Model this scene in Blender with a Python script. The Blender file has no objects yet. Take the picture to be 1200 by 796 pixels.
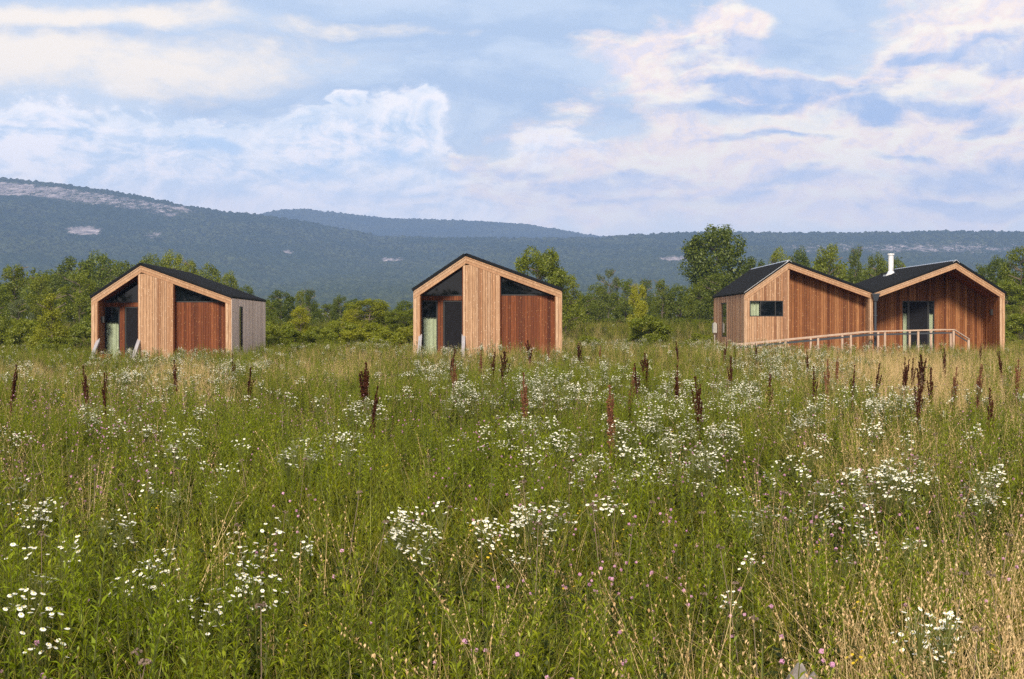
import bpy, math, random
import numpy as np
from mathutils import Vector, Matrix

# ------------------------------------------------------------------ camera
SC = bpy.context.scene
F = 1667.0            # focal length in photo pixels (1200 px wide, 50 mm on 36 mm)
CZ, HY = 1.9, 378.0   # eye height, horizon row of the photo
cam_d = bpy.data.cameras.new('camera')
cam_d.lens = 50.0; cam_d.sensor_width = 36.0
cam_d.shift_y = -(398.0 - HY) / 1200.0
cam_d.clip_start = 0.1; cam_d.clip_end = 40000
cam = bpy.data.objects.new('camera', cam_d)
SC.collection.objects.link(cam)
cam.location = (0, 0, CZ); cam.rotation_euler = (math.radians(90), 0, 0)
SC.camera = cam

# ------------------------------------------------------------------ sun, sky, exposure
SUN_EL, SUN_AZ = math.radians(33), math.radians(187)     # azimuth clockwise from +Y: behind the viewer's left shoulder
sd = Vector((math.sin(SUN_AZ) * math.cos(SUN_EL), math.cos(SUN_AZ) * math.cos(SUN_EL), math.sin(SUN_EL)))
sun_d = bpy.data.lights.new('sun', 'SUN'); sun_d.energy = 4.7; sun_d.angle = math.radians(10); sun_d.color = (1.0, 0.88, 0.70)
sun = bpy.data.objects.new('sun', sun_d); SC.collection.objects.link(sun)
sun.location = (20, -30, 60); sun.rotation_euler = sd.to_track_quat('Z', 'Y').to_euler()
SC.view_settings.view_transform = 'Standard'
try: SC.view_settings.look = 'None'
except Exception: pass
SC.view_settings.exposure = 0.36; SC.view_settings.gamma = 1.0
SC.cycles.use_denoising = False      # fine grain, crisp leaves
SC.cycles.max_bounces = 5; SC.cycles.diffuse_bounces = 2; SC.cycles.glossy_bounces = 2
SC.cycles.transmission_bounces = 3; SC.cycles.transparent_max_bounces = 6; SC.cycles.volume_bounces = 0
SC.cycles.sample_clamp_indirect = 4

def lin(r, g, b):
    f = lambda c: (c / 255 / 12.92) if c <= 10 else ((c / 255 + 0.055) / 1.055) ** 2.4
    return (f(r), f(g), f(b), 1.0)

class NT:
    """small helper to write node trees"""
    def __init__(s, tree): s.t = tree; tree.nodes.clear()
    def n(s, kind, **kw):
        x = s.t.nodes.new(kind)
        for k, v in kw.items(): setattr(x, k, v)
        return x
    def put(s, sock, v):
        if isinstance(v, bpy.types.NodeSocket): s.t.links.new(v, sock)
        else: sock.default_value = v
    def math(s, op, a, b=0.0, c=None, clamp=False):
        x = s.n('ShaderNodeMath', operation=op); x.use_clamp = clamp
        s.put(x.inputs[0], a); s.put(x.inputs[1], b)
        if c is not None: s.put(x.inputs[2], c)
        return x.outputs[0]
    def vmath(s, op, a, b=(0, 0, 0)):
        x = s.n('ShaderNodeVectorMath', operation=op)
        s.put(x.inputs[0], a)
        if op == 'SCALE': s.put(x.inputs[3], b)
        else: s.put(x.inputs[1], b)
        return x.outputs[1] if op in ('LENGTH', 'DOT_PRODUCT') else x.outputs[0]
    def noise(s, vec, scale, detail=2.0, rough=0.5, dim='3D', out=0, dist=0.0):
        x = s.n('ShaderNodeTexNoise', noise_dimensions=dim)
        if vec is not None: s.put(x.inputs['Vector'], vec)
        x.inputs['Scale'].default_value = scale; x.inputs['Detail'].default_value = detail
        x.inputs['Roughness'].default_value = rough; x.inputs['Distortion'].default_value = dist
        return x.outputs[out]
    def maprange(s, v, a, b, c=0.0, d=1.0, smooth=False):
        x = s.n('ShaderNodeMapRange'); x.clamp = True
        if smooth: x.interpolation_type = 'SMOOTHSTEP'
        s.put(x.inputs[0], v)
        for i, q in enumerate((a, b, c, d)): s.put(x.inputs[i + 1], q)
        return x.outputs[0]
    def mix(s, f, a, b, mode='MIX'):
        x = s.n('ShaderNodeMix', data_type='RGBA', blend_type=mode)
        s.put(x.inputs[0], f); s.put(x.inputs[6], a); s.put(x.inputs[7], b)
        return x.outputs[2]
    def ramp(s, f, stops):
        x = s.n('ShaderNodeValToRGB'); s.put(x.inputs[0], f)
        e = x.color_ramp.elements
        while len(e) < len(stops): e.new(0.5)
        for q, (p, c) in zip(e, stops): q.position = p; q.color = c
        return x.outputs[0]

world = bpy.data.worlds.new('World'); SC.world = world; world.use_nodes = True
def build_sky():
    w = NT(world.node_tree)
    out = w.n('ShaderNodeOutputWorld'); bg = w.n('ShaderNodeBackground'); w.t.links.new(bg.outputs[0], out.inputs[0])
    sky = w.n('ShaderNodeTexSky', sky_type='NISHITA'); sky.sun_disc = False
    sky.sun_elevation = SUN_EL; sky.sun_rotation = SUN_AZ; sky.air_density = 1.0; sky.dust_density = 1.0
    bg.inputs[1].default_value = 1.0
    sky_c = w.vmath('SCALE', sky.outputs[0], 0.085)
    tc = w.n('ShaderNodeTexCoord').outputs['Generated']
    sp = w.n('ShaderNodeSeparateXYZ'); w.put(sp.inputs[0], tc); X, Y, Z = sp.outputs
    az = w.math('ARCTAN2', X, Y)
    hyp = w.math('SQRT', w.math('ADD', w.math('MULTIPLY', X, X), w.math('MULTIPLY', Y, Y)))
    el = w.math('ARCTAN2', Z, hyp)
    cb = w.n('ShaderNodeCombineXYZ'); w.put(cb.inputs[0], az); w.put(cb.inputs[1], el)
    P0 = cb.outputs[0]
    # stretched copy for the cloud texture
    PS = w.vmath('MULTIPLY', P0, (1.0, 2.3, 1.0))
    big = w.noise(PS, 6.0, 2.0, 0.5, out=1); sm = w.noise(PS, 24.0, 7.0, 0.62, out=1)
    d1 = w.vmath('SCALE', w.vmath('SUBTRACT', big, (0.5, 0.5, 0.5)), 0.060)
    d2 = w.vmath('SCALE', w.vmath('SUBTRACT', sm, (0.5, 0.5, 0.5)), 0.014)
    P = w.vmath('MULTIPLY', w.vmath('ADD', w.vmath('ADD', d1, d2), P0), (1, 1, 0))
    fine = w.noise(PS, 15.0, 8.0, 0.6)
    wisp = w.noise(w.vmath('MULTIPLY', P0, (1.0, 5.0, 1.0)), 6.0, 6.0, 0.6)
    soft = w.noise(PS, 5.0, 4.0, 0.55)
    fluff = w.math('MULTIPLY', w.math('SUBTRACT', w.noise(w.vmath('MULTIPLY', P0, (1.0, 1.7, 1.0)), 11.0, 9.0, 0.62, dist=0.25), 0.5), 3.4)
    def pos(px, py):
        x, z = (px - 600) / F, (HY - py) / F
        return math.atan(x), math.atan2(z, math.hypot(x, 1))
    def blobs(lst, rot=0.0):
        acc = None
        for px, py, rx, ry in lst:
            a, e = pos(px, py)
            v = w.vmath('MULTIPLY', w.vmath('SUBTRACT', P, (a, e, 0)), (F / rx, F / ry, 0))
            l = w.vmath('LENGTH', v)
            m = w.math('SUBTRACT', 1.0, l)
            acc = m if acc is None else w.math('MAXIMUM', acc, m)
        return w.math('ADD', acc, fluff)
    # thin even veil over the blue
    veil = w.mix(w.maprange(el, 0.0, 0.26), lin(228, 232, 237), lin(192, 208, 229))
    c = w.mix(w.math('MULTIPLY', w.maprange(wisp, 0.30, 0.70, 0.92, 0.78), w.maprange(el, 0.30, 0.85, 1.0, 0.25)), sky_c, veil)
    c = w.mix(w.maprange(wisp, 0.52, 0.75, 0.0, 0.55), c, lin(214, 222, 236))
    fl2 = w.math('MULTIPLY', w.math('SUBTRACT', w.noise(w.vmath('ADD', w.vmath('MULTIPLY', P, (1.0, 2.8, 1.0)), (3.1, 1.7, 0.4)), 13.0, 9.0, 0.60), 0.5), 4.2)
    puff = w.noise(w.vmath('MULTIPLY', P, (1.0, 1.5, 1.0)), 26.0, 9.0, 0.60)          # cauliflower relief
    puff2 = w.noise(w.vmath('ADD', w.vmath('MULTIPLY', P, (1.0, 1.5, 1.0)), (0.004, -0.009, 0.0)), 26.0, 9.0, 0.60)
    relief = w.math('MULTIPLY', w.math('SUBTRACT', puff, puff2), 1.3)               # brighter where the puffs face the light
    # darker blue-grey layers
    m = w.maprange(w.math('ADD', blobs([(640, 110, 240, 66), (330, 112, 240, 30), (560, 28, 460, 44), (930, 55, 170, 50), (780, 150, 110, 32), (120, 34, 200, 14)]), fl2), -0.5, 1.0, 0, 0.95, True)
    c = w.mix(m, c, lin(172, 192, 218))
    # warm veil up at the edge of the picture
    m = w.maprange(w.math('ADD', blobs([(60, 65, 230, 34), (20, 5, 280, 14), (190, 78, 110, 20)]), w.math('MULTIPLY', fl2, 0.6)), -0.7, 0.6, 0, 0.9, True)
    c = w.mix(m, c, lin(255, 241, 222))
    # white cumulus bank
    e1 = blobs([(40, 175, 190, 66), (150, 205, 200, 72), (345, 178, 105, 52), (270, 215, 160, 50), (440, 165, 75, 36), (470, 240, 220, 50), (600, 230, 190, 42),
                (660, 178, 60, 26), (400, 121, 22, 8), (480, 160, 50, 36), (700, 240, 160, 30), (-150, 190, 180, 80)])
    m = w.maprange(w.math('ADD', e1, w.math('MULTIPLY', fl2, 0.14)), -0.22, 0.30, 0, 0.95, True)
    shade = w.math('ADD', w.math('ADD', w.math('MULTIPLY', soft, 0.7), w.math('MULTIPLY', puff, 0.3)), relief)
    cum = w.ramp(shade, [(0.34, lin(196, 214, 234)), (0.48, lin(228, 233, 242)), (0.60, lin(252, 246, 246))])
    c = w.mix(m, c, cum)
    # rim light on the upper edge of the bank
    rim = w.math('MULTIPLY', w.maprange(m, 0.35, 0.85, 0, 1, True), w.maprange(e1, 0.65, 0.20, 0, 0.45, True))
    c = w.mix(rim, c, lin(255, 250, 246))
    m = w.maprange(w.math('ADD', blobs([(385, 212, 130, 26), (450, 188, 64, 16), (560, 200, 90, 16), (430, 234, 190, 14), (250, 180, 40, 12)]), w.math('MULTIPLY', fl2, 0.5)), 0.0, 0.9, 0, 0.75, True)
    c = w.mix(m, c, lin(176, 205, 236))
    # warm lit cloud field
    e2 = blobs([(790, 75, 100, 46), (880, 92, 150, 24), (960, 175, 290, 46), (1150, 45, 140, 44), (740, 205, 160, 36), (1080, 150, 240, 54), (900, 235, 340, 34), (1000, 95, 120, 28), (860, 20, 50, 20),
                (1400, 120, 280, 120)])
    m = w.maprange(w.math('ADD', e2, w.math('MULTIPLY', fl2, 0.45)), -0.50, 0.30, 0, 0.97, True)
    warm = w.ramp(w.math('ADD', w.math('ADD', w.math('MULTIPLY', fine, 0.6), w.math('MULTIPLY', puff, 0.4)), relief), [(0.32, lin(230, 222, 228)), (0.46, lin(251, 232, 220)), (0.62, lin(255, 244, 226))])
    c = w.mix(m, c, warm)
    # lavender-grey clouds drifting in front
    e3 = blobs([(935, 90, 130, 22), (850, 122, 90, 14), (1015, 121, 58, 20), (1100, 112, 60, 12), (950, 214, 90, 16), (905, 158, 80, 8), (700, 218, 130, 26), (640, 200, 70, 16),
                (1075, 178, 56, 10), (1130, 205, 110, 30), (1190, 60, 44, 16), (1120, 48, 90, 16), (870, 55, 70, 24), (1180, 130, 30, 18), (960, 68, 70, 14), (860, 232, 60, 16),
                (1150, 240, 130, 14), (760, 238, 120, 14), (1040, 178, 34, 8)])
    m = w.maprange(w.math('ADD', e3, w.math('MULTIPLY', fl2, 0.7)), -0.1, 0.8, 0, 0.95, True)
    c = w.mix(m, c, w.ramp(w.math('ADD', soft, relief), [(0.34, lin(160, 184, 220)), (0.66, lin(196, 205, 226))]))
    # pale band low over the ridges
    m = w.maprange(el, 0.135, 0.05, 0, 0.8, True)
    c = w.mix(w.math('MULTIPLY', m, w.maprange(wisp, 0.35, 0.65, 0.35, 1.0)), c, lin(240, 235, 238))
    # bright banks added to the sky out of view, to light the side walls
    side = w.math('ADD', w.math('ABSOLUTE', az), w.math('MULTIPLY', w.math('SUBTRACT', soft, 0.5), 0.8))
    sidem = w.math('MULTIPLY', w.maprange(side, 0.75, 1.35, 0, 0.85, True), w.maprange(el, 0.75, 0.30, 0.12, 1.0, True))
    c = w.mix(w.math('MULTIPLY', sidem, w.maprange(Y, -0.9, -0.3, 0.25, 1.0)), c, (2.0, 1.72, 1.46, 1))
    # below the horizon
    c = w.mix(w.maprange(el, 0.0, -0.05), c, (0.10, 0.11, 0.08, 1))
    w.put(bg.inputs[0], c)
build_sky()

# ------------------------------------------------------------------ helpers
rng = np.random.default_rng(7); random.seed(7)
def link(o): SC.collection.objects.link(o); return o
def tag(o, label=None, cat=None, group=None, kind=None):
    if label: o['label'] = label
    if cat: o['category'] = cat
    if group: o['group'] = group
    if kind: o['kind'] = kind
    return o
def empty(name, loc=(0, 0, 0), rz=0.0):
    o = link(bpy.data.objects.new(name, None)); o.location = loc; o.rotation_euler = (0, 0, rz); o.empty_display_size = 0.3
    return o
def np_mesh(name, V, faces, mats, midx=None, smooth=False):
    """V (n,3); faces: list of (k,m) int arrays"""
    me = bpy.data.meshes.new(name)
    V = np.asarray(V, np.float32); me.vertices.add(len(V)); me.vertices.foreach_set('co', V.ravel())
    fl = [np.asarray(f, np.int32) for f in faces if len(f)]
    nl = sum(f.size for f in fl); npoly = sum(len(f) for f in fl)
    me.loops.add(nl); me.loops.foreach_set('vertex_index', np.concatenate([f.ravel() for f in fl]))
    st, tot, p = [], [], 0
    for f in fl:
        k = f.shape[1]; st.append(p + np.arange(len(f)) * k); tot.append(np.full(len(f), k)); p += f.size
    me.polygons.add(npoly)
    me.polygons.foreach_set('loop_start', np.concatenate(st).astype(np.int32))
    try: me.polygons.foreach_set('loop_total', np.concatenate(tot).astype(np.int32))
    except Exception: pass
    for m in mats: me.materials.append(m)
    if midx is not None: me.polygons.foreach_set('material_index', np.asarray(midx, np.int32))
    if smooth: me.polygons.foreach_set('use_smooth', np.ones(npoly, bool))
    me.update(calc_edges=True)
    return me

class MB:
    def __init__(s): s.v = []; s.f = []; s.m = []
    def face(s, pts, m=0):
        i = len(s.v); s.v += [tuple(p) for p in pts]; s.f.append(tuple(range(i, i + len(pts)))); s.m.append(m)
    def hexa(s, a, b, m=0):
        """a: 4 bottom corners, b: 4 top corners, both counter-clockwise from above"""
        i = len(s.v); s.v += [tuple(p) for p in a] + [tuple(p) for p in b]
        for q in ((3, 2, 1, 0), (4, 5, 6, 7), (0, 1, 5, 4), (1, 2, 6, 5), (2, 3, 7, 6), (3, 0, 4, 7)):
            s.f.append(tuple(i + k for k in q)); s.m.append(m)
        return s
    def box(s, x0, x1, y0, y1, z0, z1, m=0):
        return s.hexa([(x0, y0, z0), (x1, y0, z0), (x1, y1, z0), (x0, y1, z0)], [(x0, y0, z1), (x1, y0, z1), (x1, y1, z1), (x0, y1, z1)], m)
    def prism_y(s, poly, y0, y1, m=0):
        """poly of (x,z), counter-clockwise seen from -y"""
        n = len(poly); i = len(s.v)
        s.v += [(x, y0, z) for x, z in poly] + [(x, y1, z) for x, z in poly]
        s.f.append(tuple(i + k for k in range(n))); s.m.append(m)
        s.f.append(tuple(i + n + k for k in reversed(range(n)))); s.m.append(m)
        for k in range(n):
            j = (k + 1) % n; s.f.append((i + k, i + n + k, i + n + j, i + j)); s.m.append(m)
        return s
    def tube(s, p, q, r0, r1, n=7, m=0, caps=True):
        p, q = Vector(p), Vector(q); d = (q - p).normalized(); u = d.orthogonal().normalized(); w = d.cross(u)
        i = len(s.v)
        for c, r in ((p, r0), (q, r1)):
            for k in range(n):
                a = 2 * math.pi * k / n; s.v.append(tuple(c + (u * math.cos(a) + w * math.sin(a)) * r))
        for k in range(n):
            j = (k + 1) % n; s.f.append((i + k, i + j, i + n + j, i + n + k)); s.m.append(m)
        if caps:
            s.f.append(tuple(i + n - 1 - k for k in range(n))); s.m.append(m); s.f.append(tuple(i + n + k for k in range(n))); s.m.append(m)
        return s
    def build(s, name, mats, parent=None, smooth=False):
        if not isinstance(mats, (list, tuple)): mats = [mats]
        me = bpy.data.meshes.new(name); me.from_pydata(s.v, [], s.f)
        for m in mats: me.materials.append(m)
        me.polygons.foreach_set('material_index', s.m)
        if smooth: me.polygons.foreach_set('use_smooth', [True] * len(s.f))
        me.update(); o = link(bpy.data.objects.new(name, me)); o.parent = parent
        return o

def vnoise(x, y, seed=0):
    """value noise on arrays, 0..1"""
    x = np.asarray(x, float); y = np.asarray(y, float)
    xi, yi = np.floor(x).astype(np.int64), np.floor(y).astype(np.int64); fx, fy = x - xi, y - yi
    fx = fx * fx * (3 - 2 * fx); fy = fy * fy * (3 - 2 * fy)
    def h(a, b):
        n = (a * 374761393 + b * 668265263 + seed * 1442695041) & 0xffffffff
        n = ((n ^ (n >> 13)) * 1274126177) & 0xffffffff
        return ((n ^ (n >> 16)) & 0xffff) / 65535.0
    return (h(xi, yi) * (1 - fx) + h(xi + 1, yi) * fx) * (1 - fy) + (h(xi, yi + 1) * (1 - fx) + h(xi + 1, yi + 1) * fx) * fy
def fbm(x, y, seed=0, o=4):
    r = 0; a = 0.5
    for k in range(o): r = r + a * vnoise(x * 2 ** k, y * 2 ** k, seed + k); a *= 0.5
    return r / (1 - 0.5 ** o)
def sst(t): t = np.clip(t, 0, 1); return t * t * (3 - 2 * t)
def ground_z(x, y):
    x = np.asarray(x, float); y = np.asarray(y, float)
    z = sst((y - 70) / 45) * (1.35 + 1.35 * sst((x - 24) / 18))
    z = z - 0.22 * sst((-x - 6) / 8) * (1 - sst((y - 80) / 20))
    z = z + 0.17 * sst((y - 38) / 16) * (1 - sst((y - 68) / 10))
    z = z + 0.10 * (fbm(x / 9.0, y / 9.0, 3) - 0.5)
    return z * (1 - sst((y - 300) / 500))

# ------------------------------------------------------------------ materials
def new_mat(name):
    m = bpy.data.materials.new(name); m.use_nodes = True
    t = NT(m.node_tree); out = t.n('ShaderNodeOutputMaterial')
    return m, t, out
def principled(name, col, rough=0.6, metal=0.0, spec=0.5, noise=0.0, nscale=8.0, bump=0.0):
    m, t, out = new_mat(name); b = t.n('ShaderNodeBsdfPrincipled'); t.t.links.new(b.outputs[0], out.inputs[0])
    b.inputs['Roughness'].default_value = rough; b.inputs['Metallic'].default_value = metal; b.inputs['Specular IOR Level'].default_value = spec
    c = (*col, 1.0)
    if noise:
        co = t.n('ShaderNodeTexCoord').outputs['Object']; nz = t.noise(co, nscale, 5, 0.6)
        t.put(b.inputs['Base Color'], t.mix(t.maprange(nz, 0.3, 0.7), tuple(x * (1 - noise) for x in col) + (1,), tuple(min(1, x * (1 + noise)) for x in col) + (1,)))
        if bump:
            bp = t.n('ShaderNodeBump'); bp.inputs['Strength'].default_value = bump; bp.inputs['Distance'].default_value = 0.02
            t.put(bp.inputs['Height'], nz); t.put(b.inputs['Normal'], bp.outputs[0])
    else: b.inputs['Base Color'].default_value = c
    return m
def wood(name, cols, knot=(0.75, 0.55, 0.36), knot_amt=0.5, dark=0.55, rough=0.65):
    m, t, out = new_mat(name); b = t.n('ShaderNodeBsdfPrincipled'); t.t.links.new(b.outputs[0], out.inputs[0])
    b.inputs['Roughness'].default_value = rough; b.inputs['Specular IOR Level'].default_value = 0.25
    co = t.n('ShaderNodeTexCoord').outputs['Object']; rnd = t.n('ShaderNodeNewGeometry').outputs['Random Per Island']
    n = len(cols); c = t.ramp(rnd, [(i / (n - 1), (*q, 1)) for i, q in enumerate(cols)])
    off = t.n('ShaderNodeCombineXYZ'); t.put(off.inputs[2], t.math('MULTIPLY', rnd, 37.0)); t.put(off.inputs[0], t.math('MULTIPLY', rnd, 11.0))
    gv = t.vmath('MULTIPLY', t.vmath('ADD', co, off.outputs[0]), (1, 1, 0.07))
    g = t.noise(gv, 42, 4, 0.6)
    c = t.mix(t.maprange(g, 0.35, 0.65, 0.0, 0.75), c, t.mix(1.0, c, (dark, dark * 0.82, dark * 0.7, 1), 'MULTIPLY'))
    lg = t.noise(t.vmath('MULTIPLY', t.vmath('ADD', co, off.outputs[0]), (1, 1, 0.25)), 3.2, 3, 0.6)
    c = t.mix(t.maprange(lg, 0.45, 0.75, 0, 0.55), c, t.mix(1.0, c, (0.66, 0.60, 0.56, 1), 'MULTIPLY'))
    vo = t.n('ShaderNodeTexVoronoi'); vo.inputs['Scale'].default_value = 9.0
    t.put(vo.inputs['Vector'], t.vmath('MULTIPLY', t.vmath('ADD', co, off.outputs[0]), (1.4, 1.4, 0.8)))
    c = t.mix(t.maprange(vo.outputs['Distance'], 0.09, 0.17, knot_amt, 0.0), c, (*knot, 1))
    t.put(b.inputs['Base Color'], c)
    bp = t.n('ShaderNodeBump'); bp.inputs['Strength'].default_value = 0.4; bp.inputs['Distance'].default_value = 0.006
    t.put(bp.inputs['Height'], g); t.put(b.inputs['Normal'], bp.outputs[0])
    return m
def leafy(name, c0, c1, c2=None, trans=0.35, rough=0.5, patch=0.0, patch_col=(0.2, 0.15, 0.05), gloss=0.03):
    """foliage: colour varies leaf by leaf, plant by plant and slowly over the ground"""
    m, t, out = new_mat(name)
    rnd = t.n('ShaderNodeNewGeometry').outputs['Random Per Island']; oi = t.n('ShaderNodeObjectInfo').outputs['Random']
    pos = t.n('ShaderNodeNewGeometry').outputs['Position']
    k = t.math('ADD', t.math('MULTIPLY', rnd, 0.55), t.math('MULTIPLY', oi, 0.45))
    c = t.mix(k, (*c0, 1), (*c1, 1))
    if c2: c = t.mix(t.maprange(t.noise(pos, 0.55, 3, 0.6), 0.48, 0.66, 0, 0.85), c, (*c2, 1))
    if patch: c = t.mix(t.maprange(t.noise(pos, 0.22, 4, 0.6), 0.50, 0.64, 0, patch), c, (*patch_col, 1))
    d = t.n('ShaderNodeBsdfDiffuse'); t.put(d.inputs[0], c)
    tr = t.n('ShaderNodeBsdfTranslucent'); t.put(tr.inputs[0], t.mix(1.0, c, (1.25, 1.2, 0.6, 1), 'MULTIPLY'))
    mx = t.n('ShaderNodeMixShader'); mx.inputs[0].default_value = trans
    t.t.links.new(d.outputs[0], mx.inputs[1]); t.t.links.new(tr.outputs[0], mx.inputs[2])
    gl = t.n('ShaderNodeBsdfGlossy'); gl.inputs['Roughness'].default_value = rough; gl.inputs[0].default_value = (0.9, 0.95, 0.8, 1)
    m2 = t.n('ShaderNodeMixShader'); m2.inputs[0].default_value = gloss
    t.t.links.new(mx.outputs[0], m2.inputs[1]); t.t.links.new(gl.outputs[0], m2.inputs[2]); t.t.links.new(m2.outputs[0], out.inputs[0])
    return m

M = {}
M['larch'] = wood('light_larch', [(0.36, 0.185, 0.095), (0.50, 0.315, 0.190), (0.22, 0.095, 0.045), (0.58, 0.40, 0.265), (0.38, 0.205, 0.110), (0.53, 0.34, 0.21)], knot=(0.88, 0.70, 0.54), knot_amt=0.6)
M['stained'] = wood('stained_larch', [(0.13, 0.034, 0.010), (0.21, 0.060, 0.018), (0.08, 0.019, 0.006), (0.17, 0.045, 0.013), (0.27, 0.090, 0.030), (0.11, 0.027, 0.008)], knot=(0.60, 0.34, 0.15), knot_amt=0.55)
M['amber'] = wood('amber_larch', [(0.20, 0.070, 0.022), (0.30, 0.120, 0.042), (0.12, 0.036, 0.012), (0.24, 0.088, 0.030), (0.38, 0.175, 0.072), (0.16, 0.050, 0.016)], knot=(0.66, 0.42, 0.2), knot_amt=0.6)
M['weathered'] = wood('weathered_larch', [(0.76, 0.62, 0.52), (0.88, 0.74, 0.64), (0.62, 0.49, 0.41), (0.84, 0.70, 0.60)], knot=(0.7, 0.6, 0.52), knot_amt=0.2, dark=0.7)
M['rail_wood'] = wood('greyed_rail_timber', [(0.42, 0.34, 0.29), (0.50, 0.38, 0.30), (0.36, 0.30, 0.27)], knot_amt=0.2, dark=0.7)
M['grey_wood'] = wood('blue_grey_timber', [(0.34, 0.35, 0.40), (0.40, 0.41, 0.46)], knot=(0.4, 0.4, 0.45), knot_amt=0.1, dark=0.75)
M['sheathing'] = principled('black_sheathing', (0.02, 0.015, 0.012), 0.9)
M['roof'] = principled('black_metal_roof', (0.006, 0.007, 0.009), 0.65, 0.0, 0.10, noise=0.2, nscale=3)
M['roof_edge'] = principled('pale_metal_flashing', (0.62, 0.63, 0.66), 0.35, 0.6)
M['black'] = principled('black_frame', (0.012, 0.012, 0.014), 0.45)
M['door'] = principled('charcoal_door', (0.008, 0.008, 0.011), 0.65, 0.0, 0.12, noise=0.25, nscale=6)
M['interior'] = principled('dark_interior', (0.02, 0.017, 0.014), 0.9)
M['plywood'] = principled('interior_plywood', (0.30, 0.24, 0.17), 0.8)
M['curtain'] = principled('sage_curtain', (0.62, 0.60, 0.46), 0.9, noise=0.12, nscale=9)
M['steel'] = principled('flue_steel', (0.78, 0.78, 0.78), 0.35, 0.55)
M['downpipe'] = principled('dark_grey_pipe', (0.035, 0.042, 0.055), 0.4)
M['concrete'] = principled('concrete_block', (0.35, 0.34, 0.32), 0.9, noise=0.15)
def glass_mat():
    m, t, out = new_mat('window_glass')
    tr = t.n('ShaderNodeBsdfTransparent'); tr.inputs[0].default_value = (0.86, 0.90, 0.88, 1)
    gl = t.n('ShaderNodeBsdfGlossy'); gl.inputs['Roughness'].default_value = 0.03; gl.inputs[0].default_value = (0.85, 0.9, 1, 1)
    fr = t.n('ShaderNodeFresnel'); fr.inputs[0].default_value = 1.4
    mx = t.n('ShaderNodeMixShader'); t.put(mx.inputs[0], fr.outputs[0])
    t.t.links.new(tr.outputs[0], mx.inputs[1]); t.t.links.new(gl.outputs[0], mx.inputs[2]); t.t.links.new(mx.outputs[0], out.inputs[0])
    return m
M['glass'] = glass_mat()
M['dark_glass'] = principled('opaque_dark_glass', (0.004, 0.006, 0.008), 0.02, 0.0, 0.42)  # opaque near-black pane, its colour standing in for the unlit room behind

# ------------------------------------------------------------------ ground
def ground_mat():
    m, t, out = new_mat('meadow_soil'); b = t.n('ShaderNodeBsdfPrincipled'); t.t.links.new(b.outputs[0], out.inputs[0])
    b.inputs['Roughness'].default_value = 0.95; b.inputs['Specular IOR Level'].default_value = 0.1
    pos = t.n('ShaderNodeNewGeometry').outputs['Position']
    c = t.mix(t.maprange(t.noise(pos, 1.3, 6, 0.65), 0.35, 0.65), (0.016, 0.022, 0.008, 1), (0.045, 0.050, 0.018, 1))
    c = t.mix(t.maprange(t.noise(pos, 0.12, 4, 0.6), 0.45, 0.62, 0, 0.6), c, (0.13, 0.12, 0.055, 1))
    t.put(b.inputs['Base Color'], c)
    bp = t.n('ShaderNodeBump'); bp.inputs['Strength'].default_value = 0.8; bp.inputs['Distance'].default_value = 0.08
    t.put(bp.inputs['Height'], t.noise(pos, 6, 5, 0.7)); t.put(b.inputs['Normal'], bp.outputs[0])
    return m
def grid_mesh(name, xs, ys, zf, mats, smooth=True):
    XX, YY = np.meshgrid(xs, ys); ZZ = zf(XX, YY); n, m_ = len(xs), len(ys)
    V = np.stack([XX, YY, ZZ], -1).reshape(-1, 3)
    i = (np.arange(m_ - 1)[:, None] * n + np.arange(n - 1)[None, :]).ravel()
    return np_mesh(name, V, [np.stack([i, i + 1, i + n + 1, i + n], 1)], mats, smooth=smooth)
def axis(*segs):
    r = []
    for a, b, s in segs: r += list(np.arange(a, b, s))
    r.append(segs[-1][1]); return np.array(r)
gx = axis((-9000, -600, 600), (-600, -90, 30), (-90, 90, 1.5), (90, 600, 30), (600, 9000, 600))
gy = axis((-3000, -60, 300), (-60, 0, 10), (0, 130, 1.5), (130, 600, 20), (600, 12000, 600))
tag(link(bpy.data.objects.new('ground', grid_mesh('ground', gx, gy, ground_z, [ground_mat()]))), kind='structure')

# shallow ditch water glinting through the stems
wm, t_, o_ = new_mat('ditch_water'); b_ = t_.n('ShaderNodeBsdfPrincipled'); t_.t.links.new(b_.outputs[0], o_.inputs[0])
b_.inputs['Base Color'].default_value = (0.02, 0.025, 0.03, 1); b_.inputs['Roughness'].default_value = 0.08
mb = MB()
pl = [(x, 12.6 + 0.9 * math.sin(x * 0.7) * 0.4, 0.9 + 0.35 * math.sin(x * 1.9)) for x in np.arange(-2.0, 7.5, 0.5)]
for (x0, y0, w0), (x1, y1, w1) in zip(pl[:-1], pl[1:]):
    mb.face([(x0, y0 - w0, 0.075), (x1, y1 - w1, 0.075), (x1, y1 + w1, 0.075), (x0, y0 + w0, 0.075)])
tag(mb.build('water', wm), kind='structure')

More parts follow.
